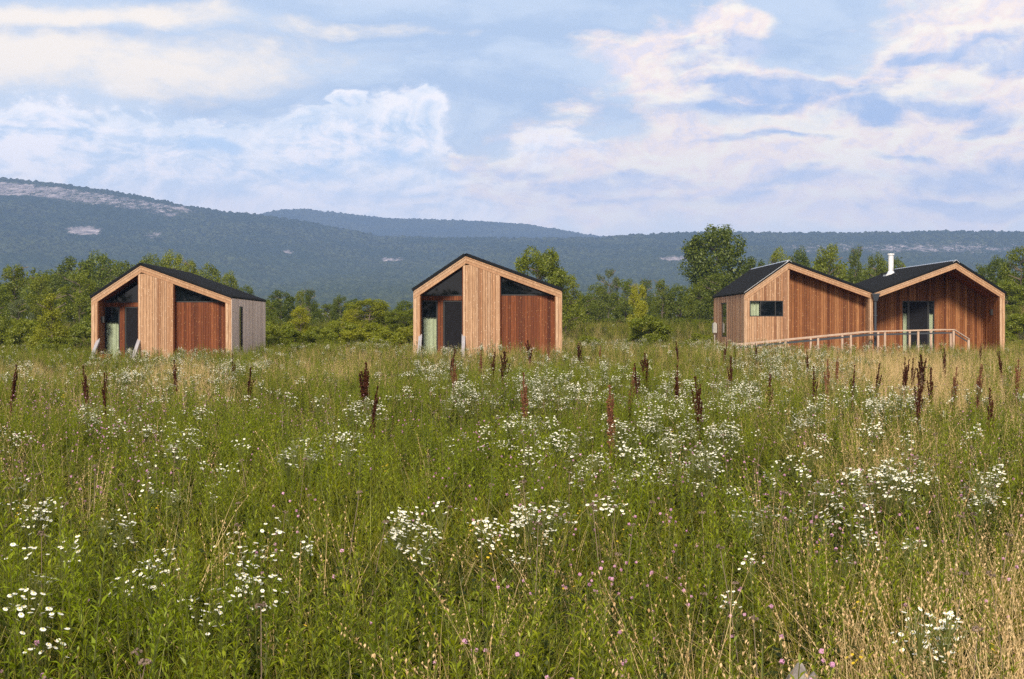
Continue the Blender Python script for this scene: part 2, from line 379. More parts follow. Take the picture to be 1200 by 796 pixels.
# ------------------------------------------------------------------ mountains
def mountain_mat(name, far=0.0):
    m, t, out = new_mat(name); b = t.n('ShaderNodeBsdfPrincipled'); t.t.links.new(b.outputs[0], out.inputs[0])
    b.inputs['Roughness'].default_value = 1.0; b.inputs['Specular IOR Level'].default_value = 0.0
    pos = t.n('ShaderNodeNewGeometry').outputs['Position']
    c = t.mix(t.maprange(t.noise(pos, 0.11, 3, 0.8), 0.38, 0.62), (0.009, 0.018, 0.014, 1), (0.064, 0.080, 0.040, 1))
    c = t.mix(t.maprange(t.noise(pos, 0.006, 4, 0.6), 0.44, 0.58, 0, 0.65), c, (0.018, 0.034, 0.024, 1))
    zz = t.n('ShaderNodeSeparateXYZ'); t.put(zz.inputs[0], pos)
    c = t.mix(t.maprange(zz.outputs[2], 150, 40, 0, 0.4), c, t.mix(t.maprange(t.noise(pos, 0.09, 3, 0.8), 0.38, 0.62), (0.035, 0.052, 0.028, 1), (0.10, 0.12, 0.055, 1)))
    at = t.n('ShaderNodeAttribute', attribute_name='rock').outputs['Fac']
    rn = t.noise(t.vmath('MULTIPLY', pos, (1.6, 0.3, 2.0)), 0.034, 8, 0.9)
    rc = t.mix(t.maprange(t.noise(t.vmath('MULTIPLY', pos, (1, 1, 3)), 0.05, 5, 0.7), 0.35, 0.65), (0.09, 0.09, 0.10, 1), (0.40, 0.35, 0.36, 1))
    c = t.mix(t.maprange(t.math('ADD', at, t.math('MULTIPLY', t.math('SUBTRACT', rn, 0.5), 1.9)), 0.48, 0.60), c, rc)
    t.put(b.inputs['Base Color'], c)
    return m
def profile(pts):
    xs = np.array([p[0] for p in pts], float); ys = np.array([p[1] for p in pts], float)
    return lambda px: np.interp(px, xs, ys)
def mountain(name, prof, Yc, Yf, foot, x0, x1, dx, dy, rockf, seed, behind=300, core=1e9):
    """crest line at distance Yc (profile as bearing/height), forest slope falling to Yf"""
    core = min(core, x1, -x0); xs = np.concatenate([np.arange(x0, -core, 14.0), np.arange(-core, core, dx), np.arange(core, x1 + 1, 14.0)]); ys = np.arange(Yf, Yc + behind, dy)
    XX, YY = np.meshgrid(xs, ys)
    # the crest line has its own plan: bearing is taken at the crest's distance
    crest = CZ + (HY - prof(600 + XX / Yc * F)) / F * Yc - 7
    yc = Yc - 120 * fbm(XX / 500, XX * 0, seed + 5) + 60
    t = (YY - Yf) / (yc - Yf)
    warp = 0.10 * (fbm(XX / 330, YY / 420, seed) - 0.5) * np.sin(np.pi * np.clip(t, 0, 1))
    s = np.clip(t + warp, 0, 1)
    h = foot + (crest - foot) * (0.45 * s + 0.55 * s ** 2.0)
    gul = (fbm(XX / 170, YY / 600, seed + 9) - 0.5) * 46 * np.sin(np.pi * s)
    h = h + gul
    h = np.where(t > 1, crest - (t - 1) * 900 * 0.35, h)
    # crowns
    c = 5.6; jx, jy = XX / c, YY / (c * 1.15); ix, iy = np.floor(jx), np.floor(jy); bump = np.zeros_like(h)
    for a in (-1, 0, 1):
        for b in (-1, 0, 1):
            cx, cy = ix + a, iy + b
            r1 = vnoise(cx, cy, seed + 20); r2 = vnoise(cx, cy, seed + 21); r3 = vnoise(cx, cy, seed + 22)
            d2 = ((jx - cx - 0.2 - 0.6 * r1) ** 2 + (jy - cy - 0.2 - 0.6 * r2) ** 2) / (0.5 + 0.35 * r3) ** 2
            bump = np.maximum(bump, np.sqrt(np.clip(1 - d2, 0, 1)) * (3.0 + 5.2 * r3 ** 3))
    px = 600 + XX / YY * F; py = HY - (h - CZ) / YY * F
    rock = rockf(px, py, 600 + XX / Yc * F, s)
    h = h + bump * np.clip(1 - rock * 0.9, 0.25, 1)
    V = np.stack([XX, YY, h], -1).reshape(-1, 3); n = len(xs)
    i = (np.arange(len(ys) - 1)[:, None] * n + np.arange(n - 1)[None, :]).ravel()
    me = np_mesh(name, V, [np.stack([i, i + 1, i + n + 1, i + n], 1)], [mountain_mat(name + '_forest')], smooth=False)
    at = me.attributes.new('rock', 'FLOAT', 'POINT'); at.data.foreach_set('value', rock.ravel().astype(np.float32))
    return tag(link(bpy.data.objects.new(name, me)), kind='structure')
front = profile([(-700, 215), (-300, 200), (0, 205), (60, 211), (130, 221), (200, 235), (260, 246), (300, 249), (360, 258), (410, 268), (450, 275), (520, 277), (600, 278), (700, 277), (740, 273), (820, 269), (900, 269), (1000, 271), (1100, 269), (1200, 270), (1500, 262), (1900, 270)])
def rock_front(px, py, pc, s):
    e = lambda cx, cy, rx, ry: np.exp(-((px - cx) / rx) ** 2 - ((py - cy) / ry) ** 2)
    left = (0.50 + 0.12 * sst((200 - pc) / 200)) * sst((275 - pc) / 60) * sst((s - 0.85) / 0.05) * sst((0.99 - s) / 0.02)
    r = left + 0.95 * e(100, 272, 24, 6) + 0.6 * e(180, 277, 14, 5) + 0.75 * e(338, 297, 9, 3) + 0.5 * e(215, 242, 12, 4)
    r = r + 0.75 * e(460, 306, 20, 3) + 0.7 * e(790, 305, 26, 4)
    r = r + sst((pc - 830) / 60) * np.exp(-((py - 293) / 10) ** 2) * 0.44 + 0.12 * e(1090, 290, 60, 10)
    return np.clip(r, 0, 1)
mountain('front_mountain', front, 3000, 1150, 8, -1800, 1800, 2.7, 3.6, rock_front, 11, core=1240)
back = profile([(-200, 268), (150, 262), (300, 250), (320, 245), (350, 242), (400, 247), (450, 253), (540, 256), (620, 261), (660, 268), (700, 275), (900, 290), (1500, 300)])
mountain('back_mountain', back, 4600, 3600, 150, -2300, 2300, 5.0, 7.0, lambda px, py, pc, s: np.zeros_like(px), 31)

# ------------------------------------------------------------------ cabins
def clad(mb, p0, u, nrm, length, z0, ztop, holes=(), wr=(0.085, 0.15), thick=0.022, breaks=(), seed=1, gap=0.012, backing=True):
    """vertical boards on a wall starting at p0 running along u (unit xy), facing nrm; ztop(s) is the sloping top"""
    r = random.Random(seed); u = Vector((*u, 0)); nrm = Vector((*nrm, 0)); p0 = Vector((*p0, 0))
    cuts = sorted({0.0, length, *breaks, *[h[0] for h in holes], *[h[1] for h in holes]})
    cols = []
    for a, b in zip(cuts[:-1], cuts[1:]):
        s = a
        while s < b - 1e-6:
            w = r.uniform(*wr)
            if b - s - w < wr[0]: w = b - s
            cols.append((s, min(b, s + w))); s += w
    def q(s, z, d): v = p0 + u * s + nrm * d; return (v.x, v.y, z)
    flip = (u.x * nrm.y - u.y * nrm.x) > 0
    for a, b in cols:
        mid = (a + b) / 2; cut = [h for h in holes if h[0] <= mid <= h[1]]
        segs = [(None, None)] if not cut else [(None, cut[0][2]), (cut[0][3], None)]
        t = thick + r.uniform(0, 0.016)
        for lo, hi in segs:
            za = z0 if lo is None else lo
            ta, tb = (ztop(a), ztop(b)) if hi is None else (hi, hi)
            if min(ta, tb) - za < 0.01: continue
            for (s0, s1, d0, d1, m) in ((a + gap / 2, b - gap / 2, 0.0, t, 0),) + (((a, b, -0.06, -0.003, 1),) if backing else ()):
                bot = [q(s0, za, d1), q(s1, za, d1), q(s1, za, d0), q(s0, za, d0)]
                top = [q(s0, ta, d1), q(s1, tb, d1), q(s1, tb, d0), q(s0, ta, d0)]
                if flip: bot.reverse(); top.reverse()
                mb.hexa(bot, top, m)
def roof_sheet(name, x0, z0, x1, z1, y0, y1, parent, th=0.06, rib=0.42, seed=0):
    """ribbed metal sheet, ribs running from (x0,z0) to (x1,z1)"""
    ys = [y0]; hs = [0.0]; y = y0 + 0.06
    while y < y1 - 0.14:
        ys += [y, y + 0.03, y + 0.10, y + 0.13]; hs += [0, 0.06, 0.06, 0]; y += rib
    ys.append(y1); hs.append(0.0); n = len(ys); mb = MB()
    L = math.hypot(x1 - x0, z1 - z0); nx, nz = -(z1 - z0) / L, (x1 - x0) / L
    if nz < 0: nx, nz = -nx, -nz
    def row(x, z, off): return [(x + nx * (o + off), yy, z + nz * (o + off)) for yy, o in zip(ys, [h if off > 0 else 0 for h in hs])]
    A, B, C_, D = row(x0, z0, th), row(x1, z1, th), row(x0, z0, 0.0), row(x1, z1, 0.0)
    i = 0; mb.v = A + B + C_ + D
    for k in range(n - 1):
        for f in ((k, n + k, n + k + 1, k + 1), (2 * n + k, 2 * n + k + 1, 3 * n + k + 1, 3 * n + k), (k, k + 1, 2 * n + k + 1, 2 * n + k), (n + k, 3 * n + k, 3 * n + k + 1, n + k + 1)):
            mb.f.append(f); mb.m.append(0)
    for k in (0, n - 1): mb.f.append((k, n + k, 3 * n + k, 2 * n + k)); mb.m.append(0)
    return mb.build(name, M['roof'], parent)
def rake(mb, xa, za, xb, zb, y0, y1, widths=(0.07, 0.11, 0.11), cut_a=None):
    """sloping boards under the roof edge from a to b; vertical-cut ends"""
    dx, dz = xb - xa, zb - za; L = math.hypot(dx, dz); v = 0.0; k = L / abs(dx)
    for j, w in enumerate(widths):
        vh = w * k; g = 0.008 * k; yo = y0 + (0.022, 0.03)[j - 1] if j else y0
        a = [(xa, za - v - vh + g), (xb, zb - v - vh + g)] if xa < xb else [(xb, zb - v - vh + g), (xa, za - v - vh + g)]
        b = [(xb, zb - v), (xa, za - v)] if xa < xb else [(xa, za - v), (xb, zb - v)]
        mb.prism_y(a + b, yo, y1); v += vh
    return v
def window(parent, name, x0, x1, z0, z1, y, fr=0.045, axis='x', depth=0.06, split=None, clear=None):
    """frame with its pane; axis 'x': in the xz plane at y; axis 'y': in the yz plane at x=y"""
    mb = MB()
    def bx(a0, a1, c0, c1, d0=0.0, d1=depth):
        if axis == 'x': mb.box(a0, a1, y + d0, y + d1, c0, c1)
        else: mb.box(y - d1, y - d0, a0, a1, c0, c1) if axis == 'y+' else mb.box(y + d0, y + d1, a0, a1, c0, c1)
    bx(x0, x1, z0, z0 + fr); bx(x0, x1, z1 - fr, z1); bx(x0, x0 + fr, z0 + fr, z1 - fr); bx(x1 - fr, x1, z0 + fr, z1 - fr)
    for s in (split or ()): bx(s - fr / 2, s + fr / 2, z0 + fr, z1 - fr, 0.004, depth - 0.004)
    f = mb.build(name, M['black'], parent)
    m = depth * 0.5; a0, a1, c0, c1 = x0 + fr, x1 - fr, z0 + fr, z1 - fr
    if clear is None: panes = [(a0, a1, c0, c1, M['dark_glass'])]
    elif clear[0] == 'below': panes = [(a0, a1, c0, clear[1] - 0.002, M['glass']), (a0, a1, clear[1], c1, M['dark_glass'])]
    else: panes = [(a0, clear[1] - 0.002, c0, c1, M['glass']), (clear[1], a1, c0, c1, M['dark_glass'])]
    for p0, p1, q0, q1, mt in panes:
        mb = MB()
        if axis == 'x': mb.box(p0, p1, y + m, y + m + 0.008, q0, q1)
        elif axis == 'y+': mb.box(y - m - 0.008, y - m, p0, p1, q0, q1)
        else: mb.box(y + m, y + m + 0.008, p0, p1, q0, q1)
        mb.build('pane', mt, f)
    return f
def curtain(parent, x0, x1, z0, z1, y):
    n = 60; r = random.Random(int(x0 * 100)); ph = [r.uniform(0, 6) for _ in range(3)]
    mb = MB(); pts = []
    for i in range(n + 1):
        x = x0 + (x1 - x0) * i / n; d = 0.022 * math.sin(x * 48 + ph[0]) + 0.012 * math.sin(x * 23 + ph[1]) + 0.006 * math.sin(x * 90 + ph[2]); pts.append((x, y + d))
    for (xa, ya), (xb, yb) in zip(pts[:-1], pts[1:]):
        mb.hexa([(xa, ya, z0), (xb, yb, z0), (xb, yb + 0.004, z0), (xa, ya + 0.004, z0)], [(xa, ya, z1), (xb, yb, z1), (xb, yb + 0.004, z1), (xa, ya + 0.004, z1)])
    return mb.build('curtain', M['curtain'], parent)
def wall_lamp(parent, x0, x1, y0, y1, z, name='wall_lamp', arm=None):
    mb = MB(); mb.box(x0, x1, y0, y1, z - 0.12, z + 0.12)
    mb.box(x0 + 0.01, x1 + 0.03, y0 + 0.02, y1 - 0.02, z - 0.03, z + 0.03)
    mb.box(x0 + 0.03, x1 + 0.06, y0 + 0.01, y1 - 0.01, z - 0.14, z + 0.14)
    return mb.build(name, M['black'], parent)

def gable_cabin(loc, yaw, L, side, label, seed, extras):
    W, xA, zE, zA = 6.02, 2.10, 3.20, 4.62
    root = empty('gabled_cabin', loc, yaw)
    tag(root, label, 'cabin')
    zt = lambda x: zE + (zA - zE) * (x / xA if x < xA else (W - x) / (W - xA))
    kl, kr = math.hypot(xA, zA - zE) / xA, math.hypot(W - xA, zA - zE) / (W - xA)
    vl, vr = 0.29 * kl, 0.29 * kr
    zi = lambda x: zt(x) - (vl if x < xA else vr)
    # rakes
    mb = MB(); rake(mb, 0.0, zE, xA, zA, -0.05, 0.0); rake(mb, W, zE, xA, zA, -0.05, 0.0); mb.build('rake_board', M['larch'], root)
    # corner posts of the front frame
    for a, b in ((0.0, 0.25), (W - 0.24, W)):
        mb = MB(); clad(mb, (a, 0.0), (1, 0), (0, -1), b - a, -0.3, lambda s, a=a: zi(a + s) if True else 0, seed=seed + int(a * 3), wr=(0.11, 0.13)); mb.build('corner_post', [M['larch'], M['sheathing']], root)
    # projecting flush bay
    mb = MB(); clad(mb, (2.0, 0.0), (1, 0), (0, -1), 1.51, -0.3, lambda s: min(zi(2.0 + s), zt(2.0) - vr), breaks=(0.1,), seed=seed + 5, wr=(0.07, 0.15)); mb.build('front_bay', [M['larch'], M['sheathing']], root)
    mb = MB(); clad(mb, (2.0, 0.03), (0, 1), (-1, 0), 1.17, -0.3, lambda s: zi(2.0), seed=seed + 6); clad(mb, (3.51, 0.03), (0, 1), (1, 0), 0.4, -0.3, lambda s: zi(3.51), seed=seed + 7); mb.build('bay_side', [M['stained'], M['sheathing']], root)
    # porch: reveal, soffit, deck
    mb = MB(); clad(mb, (0.25, 0.03), (0, 1), (1, 0), 1.17, -0.3, lambda s: zi(0.27), seed=seed + 8); mb.build('reveal', [M['amber'], M['sheathing']], root)
    mb = MB(); clad(mb, (W - 0.24, 0.03), (0, 1), (-1, 0), 0.4, -0.3, lambda s: zi(W - 0.25), seed=seed + 9); mb.build('reveal', [M['amber'], M['sheathing']], root)
    mb = MB()
    for y in np.arange(0.0, 1.18, 0.118): mb.prism_y([(0.25, zi(0.25)), (2.0, zi(2.0)), (2.0, zi(2.0) + 0.03), (0.25, zi(0.25) + 0.03)], y + 0.004, y + 0.114)
    mb.build('soffit', M['stained'], root); mb = MB()
    for y in np.arange(0.0, 0.4, 0.1): mb.prism_y([(3.51, zi(3.51)), (W - 0.24, zi(W - 0.24)), (W - 0.24, zi(W - 0.24) + 0.03), (3.51, zi(3.51) + 0.03)], y + 0.004, y + 0.098)
    mb.build('soffit', M['stained'], root)
    mb = MB()
    for y in np.arange(0.0, 1.2, 0.145): mb.box(0.25, 2.0, y, y + 0.138, 0.40, 0.44)
    mb.box(0.25, 2.0, 0.02, 0.06, 0.15, 0.395); mb.build('porch_deck', M['rail_wood'], root)
    # porch back wall
    yb = 1.2
    mb = MB(); clad(mb, (0.25, yb), (1, 0), (0, -1), 1.75, 2.82, lambda s: 3.0, seed=seed + 11, wr=(0.08, 0.11)); mb.build('header_beam', [M['stained'], M['sheathing']], root)
    mb = MB(); clad(mb, (0.93, yb), (1, 0), (0, -1), 0.23, 0.44, lambda s: 2.815, seed=seed + 12, wr=(0.11, 0.12)); mb.build('mullion', [M['stained'], M['sheathing']], root)
    f = window(root, 'window', 0.27, 0.925, 0.46, 2.815, yb, 0.045, clear=('below', 2.12))
    curtain(f, 0.32, 0.88, 0.5, 2.12, yb + 0.13)
    mb = MB(); mb.box(1.165, 1.22, yb, yb + 0.06, 0.46, 2.815); mb.box(1.93, 1.98, yb, yb + 0.06, 0.46, 2.815); mb.box(1.22, 1.93, yb, yb + 0.06, 2.76, 2.815); mb.build('door_frame', M['black'], root)
    mb = MB(); mb.box(1.225, 1.925, yb + 0.02, yb + 0.055, 0.47, 2.755); d = mb.build('door', M['door'], root)
    mb = MB(); mb.tube((1.31, yb - 0.03, 1.45), (1.31, yb - 0.03, 1.60), 0.011, 0.011); mb.box(1.29, 1.33, yb - 0.03, yb + 0.02, 1.42, 1.45); mb.build('handle', M['black'], d)
    def tri_window(a, b, zb, y, ztf):
        mb = MB(); fr = 0.05
        P = [(a, zb), (b, zb), (b, ztf(b)), (a, ztf(a))]
        P = [p for i, p in enumerate(P) if i < 2 or p[1] > zb + 0.002]
        mb.prism_y([(a, zb), (b, zb), (b, zb + fr), (a, zb + fr)], y, y + 0.06)
        mb.prism_y([(a, ztf(a) - fr * 1.2), (b, ztf(b) - fr * 1.2), (b, ztf(b)), (a, ztf(a))], y + 0.002, y + 0.058)
        hi = b if ztf(b) > ztf(a) else a; s = -1 if hi == b else 1
        mb.prism_y([(min(hi, hi + s * fr), zb + fr), (max(hi, hi + s * fr), zb + fr), (max(hi, hi + s * fr), ztf(hi) - 0.09), (min(hi, hi + s * fr), ztf(hi) - 0.09)], y + 0.004, y + 0.056)
        f = mb.build('gable_window', M['black'], root)
        mb = MB(); Q = [(a, zb + 0.02), (b, zb + 0.02), (b, max(zb + 0.021, ztf(b) - 0.02)), (a, max(zb + 0.021, ztf(a) - 0.02))]
        mb.prism_y(Q, y + 0.025, y + 0.033); mb.build('pane', M['dark_glass'], f)
    tri_window(0.27, 1.98, 3.005, yb, zi)
    # recessed stained wall with clerestory triangle
    yr = 0.42
    mb = MB(); clad(mb, (3.51, yr), (1, 0), (0, -1), 2.27, -0.3, lambda s: 3.0, seed=seed + 14, wr=(0.08, 0.14)); mb.build('recessed_wall', [M['stained'], M['sheathing']], root)
    tri_window(3.53, W - 0.26, 3.005, yr - 0.02, lambda x: max(zi(x), 3.01))
    # sides, back, floor
    hol = [(2.3, 3.5, 0.75, 2.85)]
    mb = MB(); clad(mb, (W, 0.0), (0, 1), (1, 0), L, -0.3, lambda s: zE - 0.02, holes=hol, seed=seed + 15, wr=(0.11, 0.17)); mb.build('side_wall', [side, M['sheathing']], root)
    window(root, 'side_window', 2.3, 3.5, 0.75, 2.85, W + 0.012, 0.05, 'y+')
    mb = MB(); clad(mb, (0, 0.0), (0, 1), (-1, 0), L, -0.3, lambda s: zE - 0.02, seed=seed + 16, wr=(0.11, 0.17)); mb.build('side_wall', [M['larch'], M['sheathing']], root)
    mb = MB(); clad(mb, (0, L), (1, 0), (0, 1), W, -0.3, lambda s: zt(s) - 0.02, breaks=(xA,), seed=seed + 17, wr=(0.11, 0.17)); mb.build('back_wall', [M['larch'], M['sheathing']], root)
    mb = MB(); mb.box(0.07, W - 0.07, 1.3, L - 0.1, 0.35, 0.40); mb.box(0.3, W - 0.3, 4.6, 4.7, 0.40, 3.0); mb.build('interior_wall', M['interior'], root)
    # roof
    roof_sheet('roof', -0.04, zE - 0.027, xA, zA, -0.09, L + 0.06, root); roof_sheet('roof', W + 0.04, zE - 0.015, xA, zA, -0.09, L + 0.06, root)
    mb = MB(); mb.prism_y([(xA - 0.14, zA - 0.015), (xA, zA + 0.075), (xA + 0.14, zA + 0.025), (xA + 0.14, zA + 0.04), (xA, zA + 0.092), (xA - 0.14, zA + 0.0)], -0.1, L + 0.07); mb.build('ridge_cap', M['roof'], root)
    # stair cheeks and treads
    for x in (0.22, 1.98):
        mb = MB()
        a, b = (0.10, 1.42), (-1.35, 0.55)
        mb.hexa([(x - 0.03, b[0], b[1] - 0.14), (x + 0.11, b[0], b[1] - 0.14), (x + 0.11, a[0], a[1] - 0.14), (x - 0.03, a[0], a[1] - 0.14)],
                [(x - 0.03, b[0], b[1]), (x + 0.11, b[0], b[1]), (x + 0.11, a[0], a[1]), (x - 0.03, a[0], a[1])])
        mb.box(x, x + 0.08, b[0] + 0.05, b[0] + 0.14, -0.3, b[1] - 0.10); mb.build('stair_rail', M['grey_wood'], root)
    mb = MB(); mb.box(0.33, 1.92, -0.35, -0.02, 0.22, 0.26); mb.box(0.33, 1.92, -0.70, -0.37, 0.04, 0.08); mb.box(0.34, 0.38, -0.7, -0.02, -0.3, 0.21); mb.box(1.86, 1.90, -0.7, -0.02, -0.3, 0.21); mb.build('stairs', M['rail_wood'], root)
    if extras:
        wall_lamp(root, 0.285, 0.36, 0.45, 0.62, 2.25)
    return root
DIR = lambda s: -math.atan(s)          # yaw that points the depth axis along (s, 1)
cabin_mid = gable_cabin(((485 - 600) / F * 58, 58.0, 0.0), DIR(-0.02), 9.5, M['larch'], 'small gabled timber cabin standing alone in the middle, dark window triangles under its roof', 40, False)
cabin_left = gable_cabin(((107.6 - 600) / F * 62, 62.0, -0.22), DIR(-0.05), 12.0, M['weathered'], 'gabled timber cabin with a pale weathered side wall and ribbed black roof', 90, True)
# a low wooden crate on the porch edge of the pale-sided cabin
mb = MB(); q0 = (cabin_left.matrix_basis @ Vector((0.55, -0.2, 0)))
for k in range(3): mb.box(-0.33, 0.33, -0.2, -0.17, 0.05 + k * 0.13, 0.16 + k * 0.13); mb.box(-0.33, 0.33, 0.17, 0.2, 0.05 + k * 0.13, 0.16 + k * 0.13)
for x in (-0.33, 0.29): mb.box(x, x + 0.04, -0.168, 0.168, 0.0, 0.44)
mb.box(-0.36, 0.36, -0.22, 0.22, 0.44, 0.47)
cr = mb.build('crate', M['amber']); cr.location = (q0.x, q0.y, q0.z + 0.26 if False else q0.z + 0.26); cr.rotation_euler = (0, 0, DIR(-0.05))
tag(cr, 'orange slatted wooden crate on the steps of the pale-sided cabin', 'crate')

def twin_house():
    L, zE, zA = 11.0, 3.26, 4.70; x1A, xV, x2A, W = 2.03, 5.98, 9.86, 12.12
    s = 0.012; yaw = DIR(s)
    root = empty('twin_gabled_house', ((873 - 600) / F * 66.7, 66.7, 0.0), yaw)
    tag(root, 'wide timber house with two joined gables, steel flue and entry ramp', 'house')
    def zt(x):
        if x < x1A: return zE + (zA - zE) * x / x1A
        if x < xV: return zE + (zA - zE) * (xV - x) / (xV - x1A)
        if x < x2A: return zE + (zA - zE) * (x - xV) / (x2A - xV)
        return zE + (zA - zE) * (W - x) / (W - x2A)
    k = lambda dx: math.hypot(dx, zA - zE) / dx
    v1, v2, v3, v4 = (0.26 * k(x1A), 0.26 * k(xV - x1A), 0.26 * k(x2A - xV), 0.26 * k(W - x2A))
    def zi(x): return zt(x) - (v1 if x < x1A else v2 if x < xV else v3 if x < x2A else v4)
    wd = (0.07, 0.10, 0.09)
    mb = MB(); rake(mb, 0, zE, x1A, zA, -0.05, 0, wd); rake(mb, xV, zE, x1A, zA, -0.05, 0, wd); mb.build('rake_board', M['larch'], root)
    mb = MB(); rake(mb, xV + 0.002, zE, x2A, zA, -0.05, 0, wd); rake(mb, W, zE, x2A, zA, -0.05, 0, wd); mb.build('rake_board', M['larch'], root)
    # flush wall of the first gable, with its wide window
    hol = [(0.22, 1.78, 2.18, 2.92)]
    mb = MB(); clad(mb, (0.0, 0.0), (1, 0), (0, -1), 2.07, -0.3, lambda q: min(zi(q), zi(2.0)), holes=hol, seed=3, wr=(0.07, 0.14), breaks=(0.1, 1.98)); mb.build('front_wall', [M['larch'], M['sheathing']], root)
    f = window(root, 'window', 0.22, 1.78, 2.18, 2.92, -0.03, 0.04, split=(0.73, 1.42), depth=0.09, clear=('left', 0.73))
    curtain(f, 0.27, 0.68, 2.2, 2.9, 0.16)
    mb = MB(); clad(mb, (2.07, 0.03), (0, 1), (1, 0), 0.74, -0.3, lambda q: zi(2.1), seed=4); mb.build('reveal', [M['amber'], M['sheathing']], root)
    # recessed wall of the first gable
    mb = MB(); clad(mb, (2.07, 0.75), (1, 0), (0, -1), xV - 2.07 - 0.15, -0.3, lambda q: zi(2.07 + q) + 0.02, seed=5, wr=(0.08, 0.14)); mb.build('recessed_wall', [M['amber'], M['sheathing']], root)
    mb = MB(); clad(mb, (xV - 0.15, 0.0), (1, 0), (0, -1), 0.15, -0.3, lambda q: zi(xV - 0.1), seed=6, wr=(0.07, 0.08)); clad(mb, (xV - 0.15, 0.03), (0, 1), (-1, 0), 0.74, -0.3, lambda q: zi(xV - 0.16), seed=61); mb.build('corner_post', [M['larch'], M['sheathing']], root)
    # second gable: deep porch
    D = 2.3
    hol = [(1.98, 3.52, 0.40, 2.95)]
    mb = MB(); clad(mb, (xV, D), (1, 0), (0, -1), W - xV - 0.2, -0.3, lambda q: zi(xV + 0.05 + q * 0.985) + 0.02, holes=hol, seed=7, wr=(0.08, 0.14), breaks=(x2A - xV,)); mb.build('porch_wall', [M['amber'], M['sheathing']], root)
    mb = MB(); clad(mb, (W - 0.22, 0.03), (0, 1), (-1, 0), D, -0.3, lambda q: zi(W - 0.22), seed=8, wr=(0.09, 0.14)); mb.build('reveal', [M['amber'], M['sheathing']], root)
    mb = MB(); clad(mb, (W - 0.22, 0.0), (1, 0), (0, -1), 0.22, -0.3, lambda q: zi(W - 0.22 + q), seed=9, wr=(0.1, 0.11)); mb.build('corner_post', [M['larch'], M['sheathing']], root)
    mb = MB()
    for y in np.arange(0.0, D, 0.115):
        for a, b in ((xV + 0.05, x2A - 0.001), (x2A + 0.001, W - 0.22)):
            aa, bb = (zi(a), zi(b)); mb.prism_y([(a, aa), (b, bb), (b, bb + 0.03), (a, aa + 0.03)], y + 0.004, y + 0.111)
    mb.build('soffit', M['stained'], root); mb = MB()
    for y in np.arange(0.0, 0.74, 0.115): mb.prism_y([(2.07, zi(2.07)), (xV - 0.15, zi(xV - 0.15)), (xV - 0.15, zi(xV - 0.15) + 0.03), (2.07, zi(2.07) + 0.03)], y + 0.004, y + 0.111)
    mb.build('soffit', M['stained'], root)
    # door set between two sidelights
    for a, b in ((xV + 1.98, xV + 2.26), (xV + 3.24, xV + 3.52)):
        f = window(root, 'sidelight', a, b, 0.42, 2.95, D - 0.02, 0.035, depth=0.07, clear=('below', 2.35)); curtain(f, a + 0.04, b - 0.04, 0.5, 2.35, D + 0.12)
    mb = MB(); mb.box(xV + 2.265, xV + 2.32, D - 0.02, D + 0.05, 0.42, 2.95); mb.box(xV + 3.18, xV + 3.235, D - 0.02, D + 0.05, 0.42, 2.95); mb.box(xV + 2.32, xV + 3.18, D - 0.02, D + 0.05, 2.9, 2.95); mb.build('door_frame', M['black'], root)
    mb = MB(); mb.box(xV + 2.325, xV + 3.175, D + 0.0, D + 0.04, 0.44, 2.895); d = mb.build('door', M['door'], root)
    mb = MB(); mb.tube((xV + 3.08, D - 0.05, 1.38), (xV + 3.08, D - 0.05, 1.54), 0.012, 0.012); mb.box(xV + 3.065, xV + 3.095, D - 0.05, D, 1.36, 1.385); mb.build('handle', M['black'], d)
    wall_lamp(root, W - 0.36, W - 0.262, 0.85, 1.1, 2.38)
    # sides, back, inside
    hol = [(6.1, 8.1, 1.15, 2.92)]
    mb = MB(); clad(mb, (0, 0.0), (0, 1), (-1, 0), L, -0.3, lambda q: zE - 0.02, holes=hol, seed=10, wr=(0.12, 0.2)); mb.build('side_wall', [M['larch'], M['sheathing']], root)
    window(root, 'side_window', 6.1, 8.1, 1.15, 2.92, -0.012, 0.06, 'y-')
    mb = MB(); clad(mb, (W, 0.0), (0, 1), (1, 0), L, -0.3, lambda q: zE - 0.02, seed=12, wr=(0.12, 0.2)); mb.build('side_wall', [M['larch'], M['sheathing']], root)
    mb = MB(); clad(mb, (0, L), (1, 0), (0, 1), W, -0.3, lambda q: zt(q) - 0.02, breaks=(x1A, xV, x2A), seed=13, wr=(0.12, 0.2)); mb.build('back_wall', [M['larch'], M['sheathing']], root)
    mb = MB(); mb.box(0.07, W - 0.07, 2.45, L - 0.1, 0.33, 0.38); mb.box(0.3, W - 0.3, 6.0, 6.1, 0.38, 3.0); mb.build('interior_wall', M['plywood'], root)
    mb = MB()
    for y in np.arange(0.0, D, 0.145): mb.box(xV + 0.0, W - 0.24, y, y + 0.138, 0.36, 0.40)
    mb.build('porch_deck', M['rail_wood'], root)
    # roofs
    roof_sheet('roof', -0.04, zE - 0.028, x1A, zA, -0.09, L + 0.06, root); roof_sheet('roof', xV, zE + 0.004, x1A, zA, -0.09, L + 0.06, root)
    roof_sheet('roof', xV, zE + 0.004, x2A, zA, -0.09, L + 0.06, root); roof_sheet('roof', W + 0.04, zE - 0.025, x2A, zA, -0.09, L + 0.06, root)
    for xa, sl, sr in ((x1A, (zA - zE) / x1A, (zA - zE) / (xV - x1A)), (x2A, (zA - zE) / (x2A - xV), (zA - zE) / (W - x2A))):
        mb = MB(); w_ = 0.16
        mb.prism_y([(xa - w_, zA + 0.07 - w_ * sl), (xa, zA + 0.115), (xa + w_, zA + 0.07 - w_ * sr), (xa + w_, zA + 0.085 - w_ * sr), (xa, zA + 0.135), (xa - w_, zA + 0.085 - w_ * sl)], -0.1, L + 0.07)
        mb.build('ridge_cap', M['roof_edge'], root)
